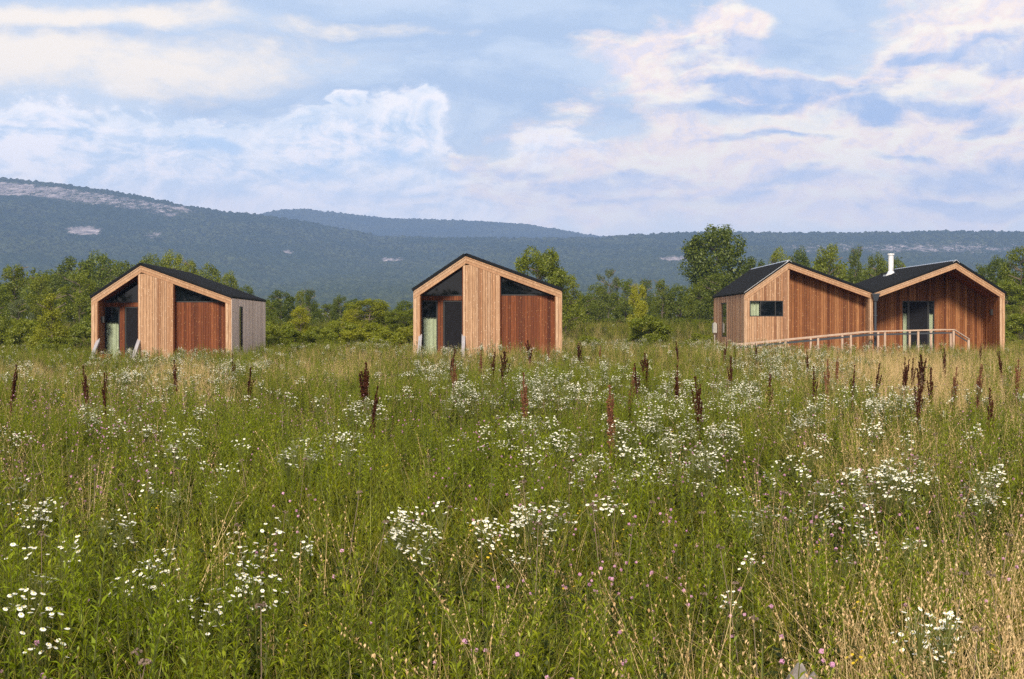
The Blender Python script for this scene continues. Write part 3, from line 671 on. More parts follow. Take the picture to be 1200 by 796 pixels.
    mb = MB(); k1 = math.hypot(x1A, zA - zE)
    mb.prism_y([(-0.05, zE + 0.03), (x1A, zA + 0.072), (x1A, zA + 0.092), (-0.05, zE + 0.05)], -0.115, -0.092); mb.build('verge_trim', M['roof_edge'], root)
    # flue
    fx, fy = xV + 2.85, 7.9; zb = zt(fx) + 0.06
    mb = MB(); mb.tube((fx, fy, zb - 0.12), (fx, fy, zb + 1.02), 0.135, 0.135, 16); mb.tube((fx, fy, zb + 1.02), (fx, fy, zb + 1.05), 0.09, 0.09, 16); mb.tube((fx, fy, zb + 1.05), (fx, fy, zb + 1.13), 0.18, 0.18, 16)
    fl = mb.build('flue', M['steel'], root, smooth=False)
    mb = MB(); mb.tube((fx, fy, zb - 0.03), (fx, fy, zb + 0.2), 0.26, 0.15, 16); mb.box(fx - 0.33, fx + 0.33, fy - 0.33, fy + 0.33, zb - 0.13, zb + 0.03); mb.build('flashing', M['steel'], fl)
    # downpipe with hopper head in the valley
    mb = MB(); px_ = xV + 0.08
    mb.tube((px_, -0.16, 0.1), (px_, -0.16, 2.95), 0.06, 0.06, 10); mb.hexa([(px_ - 0.08, -0.26, 2.9), (px_ + 0.08, -0.26, 2.9), (px_ + 0.08, -0.08, 2.9), (px_ - 0.08, -0.08, 2.9)], [(px_ - 0.17, -0.32, 3.2), (px_ + 0.17, -0.32, 3.2), (px_ + 0.17, -0.07, 3.2), (px_ - 0.17, -0.07, 3.2)])
    mb.box(px_ - 0.19, px_ + 0.19, -0.34, -0.065, 3.2, 3.25)
    for z in (0.9, 2.2): mb.box(px_ - 0.075, px_ + 0.075, -0.235, -0.05, z, z + 0.04)
    mb.build('downpipe', M['downpipe'], root)
    mb = MB(); mb.box(-0.28, -0.08, 9.3, 9.7, 1.35, 1.85); mb.box(-0.23, -0.13, 9.4, 9.6, 1.85, 1.90); mb.box(-0.2, -0.16, 9.48, 9.52, -0.2, 1.35); mb.build('meter_box', M['concrete'], root)
    return root
house = twin_house()

# ramp with handrails (a thing of its own, standing before the house)
def ramp_walk():
    root = empty('entry_ramp', (0, 0, 0)); tag(root, 'greyed timber access ramp with handrails climbing to the twin-gabled house', 'ramp')
    X = lambda px, Y: (px - 600) / F * Y
    Y0, Y1 = 64.6, 65.9
    path = [(X(868, Y0), 0.92), (X(1020, Y0), 1.50), (X(1118, Y0), 1.60), (X(1136, Y0), 1.16)]
    rz = lambda x: float(np.interp(x, [p[0] for p in path], [p[1] for p in path]))
    for Y, posts in ((Y0, [881, 920.4, 958.6, 997, 1037, 1076, 1117.4, 1135]), (Y1, [886, 914, 950, 987, 1029, 1066, 1091, 1114])):
        mb = MB(); lo = MB()
        for (xa, za), (xb, zb) in zip(path[:-1], path[1:]):
            if Y == Y1 and za > 1.59: continue
            mb.hexa([(xa, Y - 0.08, za - 0.045), (xb, Y - 0.08, zb - 0.045), (xb, Y + 0.08, zb - 0.045), (xa, Y + 0.08, za - 0.045)], [(xa, Y - 0.08, za), (xb, Y - 0.08, zb), (xb, Y + 0.08, zb), (xa, Y + 0.08, za)])
            lo.hexa([(xa, Y + 0.05, za - 0.20), (xb, Y + 0.05, zb - 0.20), (xb, Y + 0.09, zb - 0.20), (xa, Y + 0.09, za - 0.20)], [(xa, Y + 0.05, za - 0.14), (xb, Y + 0.05, zb - 0.14), (xb, Y + 0.09, zb - 0.14), (xa, Y + 0.09, za - 0.14)])
        mb.build('handrail', M['rail_wood'], root); lo.build('grab_rail', M['downpipe'] if Y == Y0 else M['downpipe'], root)
        for p in posts:
            x = X(p, Y); z = rz(x) - 0.045; mb = MB(); mb.box(x - 0.045, x + 0.045, Y - 0.045, Y + 0.045, -0.1, z); mb.build('post', M['rail_wood'], root)
    mb = MB(); xs = np.arange(path[0][0], path[2][0], 0.15)
    for x in xs:
        z = max(0.05, rz(x) - 1.08); z2 = max(0.05, rz(x + 0.14) - 1.08)
        mb.hexa([(x, Y0 + 0.1, z - 0.04), (x + 0.14, Y0 + 0.1, z2 - 0.04), (x + 0.14, Y1 - 0.06, z2 - 0.04), (x, Y1 - 0.06, z - 0.04)], [(x, Y0 + 0.1, z), (x + 0.14, Y0 + 0.1, z2), (x + 0.14, Y1 - 0.06, z2), (x, Y1 - 0.06, z)])
    mb.build('walkway', M['rail_wood'], root)
ramp_walk()

# ------------------------------------------------------------------ trees and shrubs
TONE = {
 'dark':   leafy('dark_leaves',   (0.034, 0.064, 0.004), (0.145, 0.170, 0.010), trans=0.32),
 'mid':    leafy('mid_leaves',    (0.062, 0.100, 0.004), (0.215, 0.235, 0.010), trans=0.38),
 'bright': leafy('bright_leaves', (0.100, 0.134, 0.005), (0.265, 0.280, 0.012), trans=0.4),
 'yellow': leafy('yellowish_leaves', (0.150, 0.172, 0.006), (0.340, 0.335, 0.016), trans=0.4),
 'pale':   leafy('pale_leaves',   (0.070, 0.095, 0.035), (0.140, 0.160, 0.060), trans=0.3),
}
M['bark'] = principled('bark', (0.12, 0.095, 0.07), 0.9, noise=0.3, nscale=6, bump=0.5)
def leaf_cloud(centers, radii, n, size, r, flat=0.75, zsq=1.0):
    """n small diamond leaves around the surfaces of the given clumps"""
    w = radii ** 2; w = w / w.sum(); k = r.choice(len(radii), n, p=w)
    d = r.normal(size=(n, 3)); d /= np.linalg.norm(d, axis=1)[:, None]
    rad = radii[k] * np.clip(r.normal(0.86, 0.17, n), 0.25, 1.2)
    p = centers[k] + d * rad[:, None] * np.array([1, 1, flat])
    nrm = d + 0.75 * r.normal(size=(n, 3)); nrm[:, 2] += 0.35; nrm /= np.linalg.norm(nrm, axis=1)[:, None]
    u = np.cross(nrm, r.normal(size=(n, 3))); u /= np.linalg.norm(u, axis=1)[:, None]; v = np.cross(nrm, u)
    s = size * r.uniform(0.6, 1.35, n)[:, None]
    Z = np.array([1, 1, zsq]); V = np.stack([p - u * s * Z, p - (v * s * 0.6 + nrm * s * 0.12) * Z, p + u * s * Z, p + (v * s * 0.6 - nrm * s * 0.12) * Z], 1).reshape(-1, 3)
    Fc = np.arange(n * 4).reshape(-1, 4)
    return V, Fc
def crown_proto(kind, seed, n):
    """unit tree: height 1 (z 0..1), horizontal radius 1 in its own units"""
    r = np.random.default_rng(seed); m = {'round': 46, 'tall': 44, 'cone': 40, 'bush': 34, 'sparse': 30, 'spread': 50}[kind]
    C, R = [], []
    for i in range(m):
        t = (i + r.random()) / m; a = r.uniform(0, 2 * math.pi)
        if kind == 'round':   z = 0.16 + 0.78 * t; pr = math.sin(math.pi * min(1, (z - 0.02) / 0.98) ** 0.8) ** 0.6
        elif kind == 'spread': z = 0.22 + 0.72 * t; pr = math.sin(math.pi * min(1, (z - 0.10) / 0.93) ** 1.25) ** 0.55
        elif kind == 'tall':  z = 0.10 + 0.86 * t; pr = (0.95 - 0.55 * t) * (0.6 + 0.4 * min(1, t * 5))
        elif kind == 'cone':  z = 0.05 + 0.93 * t; pr = 1.0 - 0.9 * t ** 1.1
        elif kind == 'bush':  z = 0.12 + 0.74 * t; pr = math.sqrt(max(0.02, 1 - (z / 1.0) ** 2.2))
        else:                 z = 0.25 + 0.72 * t; pr = math.sin(math.pi * min(1, (z - 0.1) / 0.95)) ** 0.6
        rr = r.uniform(0.35, 0.92) ** 0.55 * pr * 0.86
        s = (0.165 + 0.15 * r.random()) * (0.55 + 0.45 * pr)
        C.append((math.cos(a) * rr, math.sin(a) * rr, z)); R.append(s * (0.7 if kind == 'sparse' else 1.0))
    C, R = np.array(C), np.array(R)
    # radius is in horizontal units: clumps are flattened vertically in unit space
    zq = {'bush': 0.62, 'tall': 0.30, 'cone': 0.36}.get(kind, 0.36)
    V, Fc = leaf_cloud(C, R, n, 0.034 if kind != 'bush' else 0.036, r, flat=0.40, zsq=zq)
    # stray sprays that break the outline
    k = n // 7; idx = r.integers(0, m, k // 6)
    d = r.normal(size=(len(idx), 3)); d /= np.linalg.norm(d, axis=1)[:, None]; d[:, 2] = np.abs(d[:, 2]) * 0.6
    Cs = C[idx] + d * R[idx][:, None] * np.array([1.12, 1.12, 0.62]); V2, F2 = leaf_cloud(Cs, np.full(len(idx), 0.065), k, 0.032, r, flat=0.6, zsq=zq)
    return np.concatenate([V, V2]), np.concatenate([Fc, F2 + len(V)])
def trunk_proto(kind, seed):
    r = random.Random(seed); mb = MB(); top = {'round': 0.75, 'spread': 0.75, 'tall': 0.9, 'cone': 0.92, 'bush': 0.5, 'sparse': 0.85}[kind]
    rad = 0.055 if kind != 'bush' else 0.03
    p = Vector((0, 0, -0.04)); n = 6
    for i in range(n):
        q = Vector((r.uniform(-0.05, 0.05), r.uniform(-0.05, 0.05), top * (i + 1) / n))
        mb.tube(p, q, rad * (1 - i / (n + 1)), rad * (1 - (i + 1) / (n + 1)), 6, caps=False)
        if i >= 1:
            for _ in range(3):
                a = r.uniform(0, 6.28); e = q + Vector((math.cos(a) * r.uniform(0.35, 0.7), math.sin(a) * r.uniform(0.35, 0.7), r.uniform(0.05, 0.16)))
                mb.tube(q, e, rad * 0.42 * (1 - i / (n + 2)), rad * 0.1, 5, caps=False)
        p = q
    return mb
PROTO = {}
def proto(kind, var, tone):
    key = (kind, var, tone)
    if key not in PROTO:
        base = ('geo', kind, var)
        if base not in PROTO: PROTO[base] = crown_proto(kind, 100 + 17 * var + sum(map(ord, kind)), {'bush': 10500, 'sparse': 4600, 'spread': 15000}.get(kind, 9000))
        V, Fc = PROTO[base]; crown = np_mesh('crown', V, [Fc], [TONE[tone]])
        tk = ('trunk', kind, var)
        if tk not in PROTO:
            o = trunk_proto(kind, var).build('trunk', M['bark']); PROTO[tk] = o.data; bpy.data.objects.remove(o)
        PROTO[key] = (crown, PROTO[tk])
    return PROTO[key]
def plant_tree(px, top, rx, Y, kind, tone, name, label, cat, group, var=None, base_drop=0.0):
    x = (px - 600) / F * Y; g = float(ground_z(x, Y)); H = CZ + (HY - top) / F * Y - g; R = rx / F * Y
    rr = random.Random(int(px * 7 + top)); var = rr.randrange(3) if var is None else var
    cm, tm = proto(kind, var, tone)
    root = empty(name, (x, Y, g - base_drop), rr.uniform(0, 6.28)); tag(root, label, cat, group)
    for nm, me in (('crown', cm), ('trunk', tm)):
        o = link(bpy.data.objects.new(nm, me)); o.parent = root; o.scale = (R, R, H)
    return root
G1, G2, G3 = 'trees in the wood behind the pale-sided cabin', 'trees between the two gabled cabins', 'trees beyond the twin-gabled house'
G4, G5 = 'trees in the wood between lone cabin and house', 'shrubs along the meadow edge'
T = 'tree'
TREES = [
 (64, 392, 22, 72, 'bush', 'mid', 'shrub', 'low green shrub at the foot of the yellow-green pyramid tree', 'shrub', G5),
 # px, top, halfwidth, Y, kind, tone, name, label, cat, group
 (-30, 312, 34, 120, 'round', 'dark', 'broadleaf_tree', 'dark green broadleaf tree at the outermost end of the wood', T, G1),
 (16, 311, 24, 118, 'tall', 'mid', 'broadleaf_tree', 'tall open-topped tree at the outer end of the wood, its twigs against the hill', T, G1),
 (-4, 335, 24, 104, 'round', 'mid', 'broadleaf_tree', 'round green tree cut off by the frame beside the slender pale sapling', T, G1),
 (22, 350, 17, 88, 'sparse', 'pale', 'sapling', 'slender pale grey-green sapling before the outer end of the wood', T, G1),
 (60, 346, 27, 77, 'cone', 'yellow', 'young_tree', 'yellow-green pyramid-shaped young tree beside the pale-sided cabin', T, G1),
 (48, 324, 22, 125, 'tall', 'mid', 'broadleaf_tree', 'narrow mid-green tree rising behind the yellow-green pyramid tree', T, G1),
 (58, 318, 30, 150, 'round', 'dark', 'broadleaf_tree', 'dark tree where the wood climbs towards its highest tops', T, G1),
 (86, 301, 27, 165, 'round', 'dark', 'broadleaf_tree', 'dark high-topped tree at the back of the wood, first of the high tops', T, G1),
 (93, 317, 25, 115, 'round', 'bright', 'broadleaf_tree', 'light green round tree at the wood front next to the cabin porch', T, G1),
 (118, 295, 28, 165, 'round', 'mid', 'broadleaf_tree', 'highest broad green crown left of the pale-sided cabin ridge', T, G1),
 (146, 306, 22, 160, 'round', 'dark', 'broadleaf_tree', 'dark crown showing over the porch rake of the pale-sided cabin', T, G1),
 (176, 298, 22, 160, 'round', 'dark', 'broadleaf_tree', 'dark crown just behind the ridge of the pale-sided cabin', T, G1),
 (203, 294, 22, 162, 'round', 'mid', 'broadleaf_tree', 'highest crown over the ribbed roof of the pale-sided cabin', T, G1),
 (222, 305, 16, 150, 'tall', 'bright', 'broadleaf_tree', 'lighter green narrow crown over the middle of the ribbed roof', T, G1),
 (245, 309, 20, 158, 'round', 'dark', 'broadleaf_tree', 'dark rounded crown over the lower half of the ribbed roof', T, G1),
 (267, 318, 15, 155, 'round', 'mid', 'broadleaf_tree', 'crown over the eave end of the ribbed roof', T, G1),
 (288, 334, 14, 150, 'round', 'dark', 'broadleaf_tree', 'low dark crown where the ribbed roof meets the eave', T, G1),
 (128, 345, 30, 95, 'bush', 'mid', 'broadleaf_tree', 'low leafy tree pressed behind the porch corner of the pale-sided cabin', T, G1),
 (94, 378, 20, 82, 'bush', 'mid', 'shrub', 'mid-green shrub between the pyramid tree and the cabin porch', 'shrub', G5),
 (35, 370, 27, 80, 'bush', 'bright', 'shrub', 'light green shrub under the slender pale sapling', 'shrub', G5),
 (2, 366, 26, 84, 'bush', 'mid', 'shrub', 'green shrub at the outermost edge of the meadow', 'shrub', G5),
 # between cabins
 (310, 350, 17, 110, 'round', 'mid', 'broadleaf_tree', 'green tree touching the weathered side wall of the cabin', T, G2),
 (329, 340, 20, 118, 'round', 'dark', 'broadleaf_tree', 'full round dark tree next to the weathered side wall', T, G2),
 (352, 341, 10, 112, 'tall', 'bright', 'broadleaf_tree', 'slim light-green top between two dark trees', T, G2),
 (363, 339, 13, 122, 'tall', 'dark', 'broadleaf_tree', 'slim dark pointed tree behind the light-green slim top', T, G2),
 (352, 360, 19, 84, 'tall', 'yellow', 'young_tree', 'yellow-green young tree before the dark trees between the cabins', T, G2),
 (385, 356, 18, 140, 'round', 'dark', 'broadleaf_tree', 'low dark tree in the dip between the cabins', T, G2),
 (399, 346, 12, 138, 'round', 'dark', 'broadleaf_tree', 'small dark crown standing above the dip between the cabins', T, G2),
 (414, 350, 13, 140, 'round', 'dark', 'broadleaf_tree', 'dark crown half hidden by the wide willow-like tree', T, G2),
 (433, 351, 27, 105, 'spread', 'bright', 'willow_like_tree', 'wide smooth yellowish-green willow-like tree between the cabins', T, G2),
 (411, 362, 20, 86, 'tall', 'yellow', 'young_tree', 'pale yellowish tree standing before the willow-like tree', T, G2),
 (474, 352, 15, 125, 'round', 'mid', 'broadleaf_tree', 'green crown beside the eave of the lone middle cabin', T, G2),
 (472, 363, 22, 98, 'spread', 'mid', 'broadleaf_tree', 'broad low tree against the wall of the lone middle cabin', T, G2),
 (330, 376, 24, 78, 'bush', 'bright', 'shrub', 'light shrub beside the weathered side wall', 'shrub', G5),
 (376, 380, 26, 74, 'bush', 'bright', 'shrub', 'dense green shrub below the yellow-green young tree', 'shrub', G5),
 (400, 372, 24, 80, 'bush', 'bright', 'shrub', 'rounded shrub under the pale yellowish tree', 'shrub', G5),
 (440, 376, 27, 74, 'bush', 'bright', 'shrub', 'broad bright shrub below the willow-like tree', 'shrub', G5),
 (478, 378, 18, 70, 'bush', 'yellow', 'shrub', 'yellowish shrub touching the porch of the lone middle cabin', 'shrub', G5),
 (308, 374, 24, 80, 'bush', 'bright', 'shrub', 'green shrub hiding the foot of the weathered side wall', 'shrub', G5),
 (352, 384, 26, 70, 'bush', 'bright', 'shrub', 'low green shrub forward of the yellow-green young tree', 'shrub', G5),
 (418, 382, 26, 70, 'bush', 'yellow', 'shrub', 'low yellowish shrub forward of the pale yellowish tree', 'shrub', G5),
 (458, 384, 26, 68, 'bush', 'bright', 'shrub', 'low mid-green shrub forward of the willow-like tree', 'shrub', G5),
 # right of the middle cabin
 (629, 292, 31, 96, 'spread', 'mid', 'broadleaf_tree', 'large round tree rising over the roof of the lone middle cabin', T, G4),
 (664, 322, 23, 98, 'round', 'mid', 'broadleaf_tree', 'lower lobe-crowned tree beside the eave of the lone middle cabin', T, G4),
 (686, 344, 16, 120, 'round', 'dark', 'broadleaf_tree', 'dark low tree next to the lobe-crowned tree', T, G4),
 (700, 332, 17, 150, 'round', 'dark', 'broadleaf_tree', 'dark round tree below the pale sparse treetop', T, G4),
 (713, 315, 16, 165, 'sparse', 'pale', 'dying_tree', 'pale sparse-leaved tree poking above the wood', T, G4),
 (733, 327, 18, 150, 'round', 'mid', 'broadleaf_tree', 'green tree between the pale sparse treetop and the golden one', T, G4),
 (757, 327, 14, 170, 'tall', 'dark', 'broadleaf_tree', 'dark narrow treetop right behind the golden-green tree', T, G4),
 (748, 333, 17, 90, 'tall', 'yellow', 'young_tree', 'golden-green upright tree standing forward of the wood', T, G4),
 (776, 329, 15, 150, 'tall', 'mid', 'broadleaf_tree', 'narrow upright green tree in the wood before the great tree', T, G4),
 (797, 333, 20, 150, 'round', 'mid', 'broadleaf_tree', 'rounded green tree beside the narrow upright one', T, G4),
 (820, 330, 20, 145, 'round', 'mid', 'broadleaf_tree', 'green tree under the lower boughs of the great tree', T, G4),
 (840, 265, 36, 150, 'spread', 'dark', 'great_tree', 'great dark tree towering over the roof of the twin-gabled house', T, G4),
 (842, 318, 30, 140, 'round', 'dark', 'broadleaf_tree', 'dark tree filling in below the great tree', T, G4),
 (760, 366, 29, 78, 'bush', 'mid', 'round_bush', 'large round bush alone in the meadow beyond the lone cabin', 'bush', G5),
 (716, 372, 22, 120, 'bush', 'dark', 'shrub', 'dark shrub at the foot of the wood near the lone cabin', 'shrub', G5),
 (830, 374, 24, 115, 'bush', 'mid', 'shrub', 'shrub at the foot of the wood near the meter box', 'shrub', G5),
 (800, 372, 20, 118, 'bush', 'dark', 'shrub', 'dark shrub at the wood foot under the narrow upright tree', 'shrub', G5),
 (822, 388, 20, 74, 'bush', 'bright', 'shrub', 'bright meadow shrub beside the house side wall', 'shrub', G5),
 (690, 392, 17, 72, 'bush', 'bright', 'shrub', 'light meadow shrub beside the lone cabin corner', 'shrub', G5),
 # behind and right of the house
 (884, 301, 22, 145, 'round', 'dark', 'broadleaf_tree', 'dark crown between the great tree and the first gable', T, G3),
 (912, 290, 18, 140, 'round', 'mid', 'broadleaf_tree', 'bright-topped crown directly over the first gable peak', T, G3),
 (936, 290, 17, 142, 'round', 'dark', 'broadleaf_tree', 'dark crown just past the first gable peak', T, G3),
 (971, 286, 24, 138, 'round', 'mid', 'broadleaf_tree', 'broad fullest green crown over the falling roof of the first gable', T, G3),
 (1003, 291, 14, 140, 'tall', 'dark', 'broadleaf_tree', 'small narrow tree between the broad crown and the flue', T, G3),
 (1026, 297, 18, 142, 'round', 'dark', 'broadleaf_tree', 'dark crown behind the roof valley beside the flue', T, G3),
 (1050, 302, 15, 142, 'round', 'dark', 'broadleaf_tree', 'dark crown directly behind the steel flue', T, G3),
 (1152, 310, 18, 130, 'round', 'dark', 'broadleaf_tree', 'dark tree just above the eave of the second gable', T, G3),
 (1172, 300, 20, 125, 'round', 'dark', 'broadleaf_tree', 'dark round tree beside the second gable eave', T, G3),
 (1196, 289, 24, 120, 'round', 'mid', 'broadleaf_tree', 'green tree at the very edge beyond the second gable', T, G3),
 (1235, 285, 30, 118, 'spread', 'dark', 'broadleaf_tree', 'dark wide tree cut by the frame beyond the second gable', T, G3),
 (1180, 326, 26, 112, 'bush', 'mid', 'broadleaf_tree', 'low leafy tree at the wood foot beyond the second gable', T, G3),
 (1196, 362, 24, 84, 'bush', 'bright', 'shrub', 'bright shrub in the meadow beyond the last corner of the house', 'shrub', G5),
]
for i, (px, top, rx, Y, kind, tone, name, label, cat, grp) in enumerate(TREES):
    plant_tree(px, top, rx * 1.12, Y, kind, tone, name, label, cat, grp, var=i % 3)

# the wood's far mass, behind the trees one can tell apart
def woodland():
    r = np.random.default_rng(5); C, R = [], []
    for px in np.arange(-260, 1480, 6.0):
        for row in range(2):
            Y = 178 + 22 * row + r.uniform(-6, 6); x = (px - 600) / F * Y
            top = np.interp(px, [-260, 0, 80, 200, 290, 320, 480, 560, 680, 800, 860, 900, 1060, 1130, 1200, 1480], [315, 325, 312, 308, 345, 355, 362, 352, 348, 346, 320, 304, 312, 330, 312, 300]) + r.uniform(-3, 6)
            zt = CZ + (HY - top) / F * Y; g = float(ground_z(x, Y)); z = g + 0.8
            while z < zt - 0.8: C.append((x + r.uniform(-1, 1), Y + r.uniform(-2, 2), z)); R.append(r.uniform(1.1, 1.9)); z += 1.7
    C2, R2 = [], []
    for x in np.arange(-75, 75, 1.6):
        zt = 6.6 + 2.4 * float(fbm(x / 9.0, 0.0, 77)) + 1.4 * math.sin(x * 0.35); z = 0.8
        while z < zt - 0.6: C2.append((x, -90 + r.uniform(-4, 4), z)); R2.append(r.uniform(1.1, 1.8)); z += 1.5
    Vb, Fb = leaf_cloud(np.array(C2), np.array(R2), 40000, 0.34, r, flat=0.8)
    V, Fc = leaf_cloud(np.array(C), np.array(R), 90000, 0.26, r, flat=0.8)
    Fc = np.concatenate([Fc, Fb + len(V)]); V = np.concatenate([V, Vb])
    tag(link(bpy.data.objects.new('woodland', np_mesh('woodland', V, [Fc], [TONE['dark']]))), kind='stuff')
woodland()

# ------------------------------------------------------------------ meadow plants
def scatter(name, templates, pts, rot, scl, mats, tmats):
    """templates: list of (V, faces, midx); one mesh holds the template plants and the growing points, nodes set them out"""
    V, Fs, MI, TID = [], [], [], []; off = 0
    for k, (v, fs, mi) in enumerate(templates):
        V.append(v); TID.append(np.full(len(v), k))
        for f, q in zip(fs, mi): Fs.append(f + off); MI.append(q)
        off += len(v)
    order = sorted(range(len(Fs)), key=lambda i: 0)
    V.append(pts); TID.append(np.full(len(pts), -1)); V = np.concatenate(V); n0 = off
    me = np_mesh(name, V, Fs, mats, np.concatenate(MI))
    def attr(nm, typ, arr, key='value'):
        a = me.attributes.new(nm, typ, 'POINT'); a.data.foreach_set(key, arr)
    attr('tid', 'INT', np.concatenate(TID).astype(np.int32))
    attr('var', 'INT', np.concatenate([np.zeros(n0), np.random.default_rng(3).integers(0, len(templates), len(pts))]).astype(np.int32))
    attr('scl', 'FLOAT', np.concatenate([np.ones(n0), scl]).astype(np.float32))
    attr('rot', 'FLOAT_VECTOR', np.concatenate([np.zeros((n0, 3)), rot]).astype(np.float32).ravel(), 'vector')
    o = tag(link(bpy.data.objects.new(name, me)), kind='stuff')
    ng = bpy.data.node_groups.new(name + '_growth', 'GeometryNodeTree')
    ng.interface.new_socket('Geometry', in_out='INPUT', socket_type='NodeSocketGeometry'); ng.interface.new_socket('Geometry', in_out='OUTPUT', socket_type='NodeSocketGeometry')
    N = ng.nodes; Lk = ng.links; gi = N.new('NodeGroupInput'); go = N.new('NodeGroupOutput')
    def named(nm, typ): x = N.new('GeometryNodeInputNamedAttribute'); x.data_type = typ; x.inputs['Name'].default_value = nm; return x.outputs['Attribute']
    tid = named('tid', 'INT')
    def sep(k):
        c = N.new('FunctionNodeCompare'); c.data_type = 'INT'; c.operation = 'EQUAL'
        ins = [s for s in c.inputs if s.type == 'INT']; Lk.new(tid, ins[0]); ins[1].default_value = k
        s = N.new('GeometryNodeSeparateGeometry'); s.domain = 'POINT'; Lk.new(gi.outputs[0], s.inputs['Geometry']); Lk.new(c.outputs[0], s.inputs['Selection']); return s.outputs[0]
    j = N.new('GeometryNodeJoinGeometry')
    for k in range(len(templates)):
        g = N.new('GeometryNodeGeometryToInstance'); Lk.new(sep(k), g.inputs[0]); Lk.new(g.outputs[0], j.inputs[0])
    ip = N.new('GeometryNodeInstanceOnPoints'); Lk.new(sep(-1), ip.inputs['Points']); Lk.new(j.outputs[0], ip.inputs['Instance'])
    ip.inputs['Pick Instance'].default_value = True; Lk.new(named('var', 'INT'), ip.inputs['Instance Index'])
    er = N.new('FunctionNodeEulerToRotation'); Lk.new(named('rot', 'FLOAT_VECTOR'), er.inputs[0]); Lk.new(er.outputs[0], ip.inputs['Rotation'])
    Lk.new(named('scl', 'FLOAT'), ip.inputs['Scale']); Lk.new(ip.outputs[0], go.inputs[0])
    md = o.modifiers.new('growth', 'NODES'); md.node_group = ng
    return o

class TB:
    """template builder on numpy"""
    def __init__(s): s.V = []; s.F = {3: [], 4: []}; s.n = 0
    def quads(s, V, mi):   # V (n,4,3)
        k = len(V); f = s.n + np.arange(k * 4).reshape(-1, 4); s.V.append(V.reshape(-1, 3)); s.n += k * 4; s.F[4].append((f, np.full(k, mi)))
    def strip(s, L, R, mi):   # L,R (m,3) ribbon edges
        m = len(L); V = np.concatenate([L, R]); i = np.arange(m - 1); f = s.n + np.stack([i, i + 1, i + 1 + m, i + m], 1); s.V.append(V); s.n += 2 * m; s.F[4].append((f, np.full(m - 1, mi)))
    def poly(s, c, r, nrm, k, mi, rr=None):
        n = Vector(nrm).normalized(); u = n.orthogonal().normalized(); w = n.cross(u)
        a = np.linspace(0, 2 * math.pi, 4, endpoint=False) if k == 4 else np.linspace(0, 2 * math.pi, 6, endpoint=False)
        P = np.array([np.array(c) + r * (math.cos(t) * np.array(u) + math.sin(t) * np.array(w)) for t in a])
        if k == 4: s.quads(P[None], mi)
        else: s.quads(np.stack([P[[0, 1, 2, 3]], P[[0, 3, 4, 5]]]), mi)
    def done(s):
        F4 = [f for f, _ in s.F[4]]; M4 = [m for _, m in s.F[4]]
        return np.concatenate(s.V), [np.concatenate(F4)], [np.concatenate(M4)]
def blade(tb, r, base, h, w, lean, mi, seg=4, droop=0.35, az=None):
    az = r.uniform(0, 2 * math.pi) if az is None else az; t = np.linspace(0, 1, seg + 1)
    out = lean * t + droop * t ** 3; z = h * (t - 0.25 * droop * t ** 3)
    c = np.stack([base[0] + np.cos(az) * out * h, base[1] + np.sin(az) * out * h, z], 1)
    fa = r.uniform(0, 2 * math.pi); sd_ = np.array([math.cos(fa), math.sin(fa), 0]) * w / 2; wd = (1 - t ** 1.6)[:, None] * 0.92 + 0.08
    tb.strip(c - sd_ * wd, c + sd_ * wd, mi); return c
def leaves_on(tb, r, path, n, size, mi, t0=0.1, t1=1.0, up=0.7, width=0.16, taper=0.5, mt=None):
    t = np.linspace(t0, t1, n) + r.uniform(-0.01, 0.01, n); k = np.clip(t, 0, 1) * (len(path) - 1); i = np.minimum(k.astype(int), len(path) - 2); f = (k - i)[:, None]
    p = path[i] * (1 - f) + path[i + 1] * f
    az = np.cumsum(np.full(n, 2.4)) + r.uniform(0, 6); e = up + r.normal(0, 0.22, n)
    d = np.stack([np.cos(az) * np.cos(e), np.sin(az) * np.cos(e), np.sin(e)], 1)
    s = np.stack([-np.sin(az), np.cos(az), np.zeros(n)], 1) + r.normal(0, 0.25, (n, 3))
    L = (size * r.uniform(0.7, 1.2, n) * (1 - taper * np.clip(t, 0, 1) ** 2))[:, None]
    tip = p + d * L; tip[:, 2] -= (L[:, 0] * 0.25)
    mid = p + d * L * 0.45
    Q = np.stack([p, mid - s * L * width, tip, mid + s * L * width], 1)
    if mt is None: tb.quads(Q, mi)
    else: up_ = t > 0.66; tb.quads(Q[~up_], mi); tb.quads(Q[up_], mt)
def stem(tb, r, h, w, mi, lean=0.08, seg=4, base=(0, 0)):
    az = r.uniform(0, 6.28); t = np.linspace(0, 1, seg + 1); b = r.uniform(-0.5, 1) * lean
    c = np.stack([base[0] + math.cos(az) * lean * h * t ** 1.5, base[1] + math.sin(az) * lean * h * t ** 1.5 + b * h * t * t * 0.3, h * t], 1)
    for a in (0.0, math.pi / 2):
        a += az; sd_ = np.array([math.cos(a), math.sin(a), 0]) * w / 2; tb.strip(c - sd_ * (1 - 0.5 * t)[:, None], c + sd_ * (1 - 0.5 * t)[:, None], mi)
    return c
def t_grass(seed, n=22, h=(0.45, 0.85), w=0.007, spread=0.10):
    r = np.random.default_rng(seed); tb = TB()
    for _ in range(n): blade(tb, r, r.normal(0, spread, 2), r.uniform(*h), w * r.uniform(0.7, 1.3), r.uniform(0.02, 0.28), 0, droop=r.uniform(0.05, 0.5))
    return tb.done()
def t_goldenrod(seed):
    r = np.random.default_rng(seed); tb = TB()
    for _ in range(r.integers(1, 4)):
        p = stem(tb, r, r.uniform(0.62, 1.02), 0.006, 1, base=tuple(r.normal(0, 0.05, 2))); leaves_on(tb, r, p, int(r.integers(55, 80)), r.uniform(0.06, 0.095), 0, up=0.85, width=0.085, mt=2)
    return tb.done()
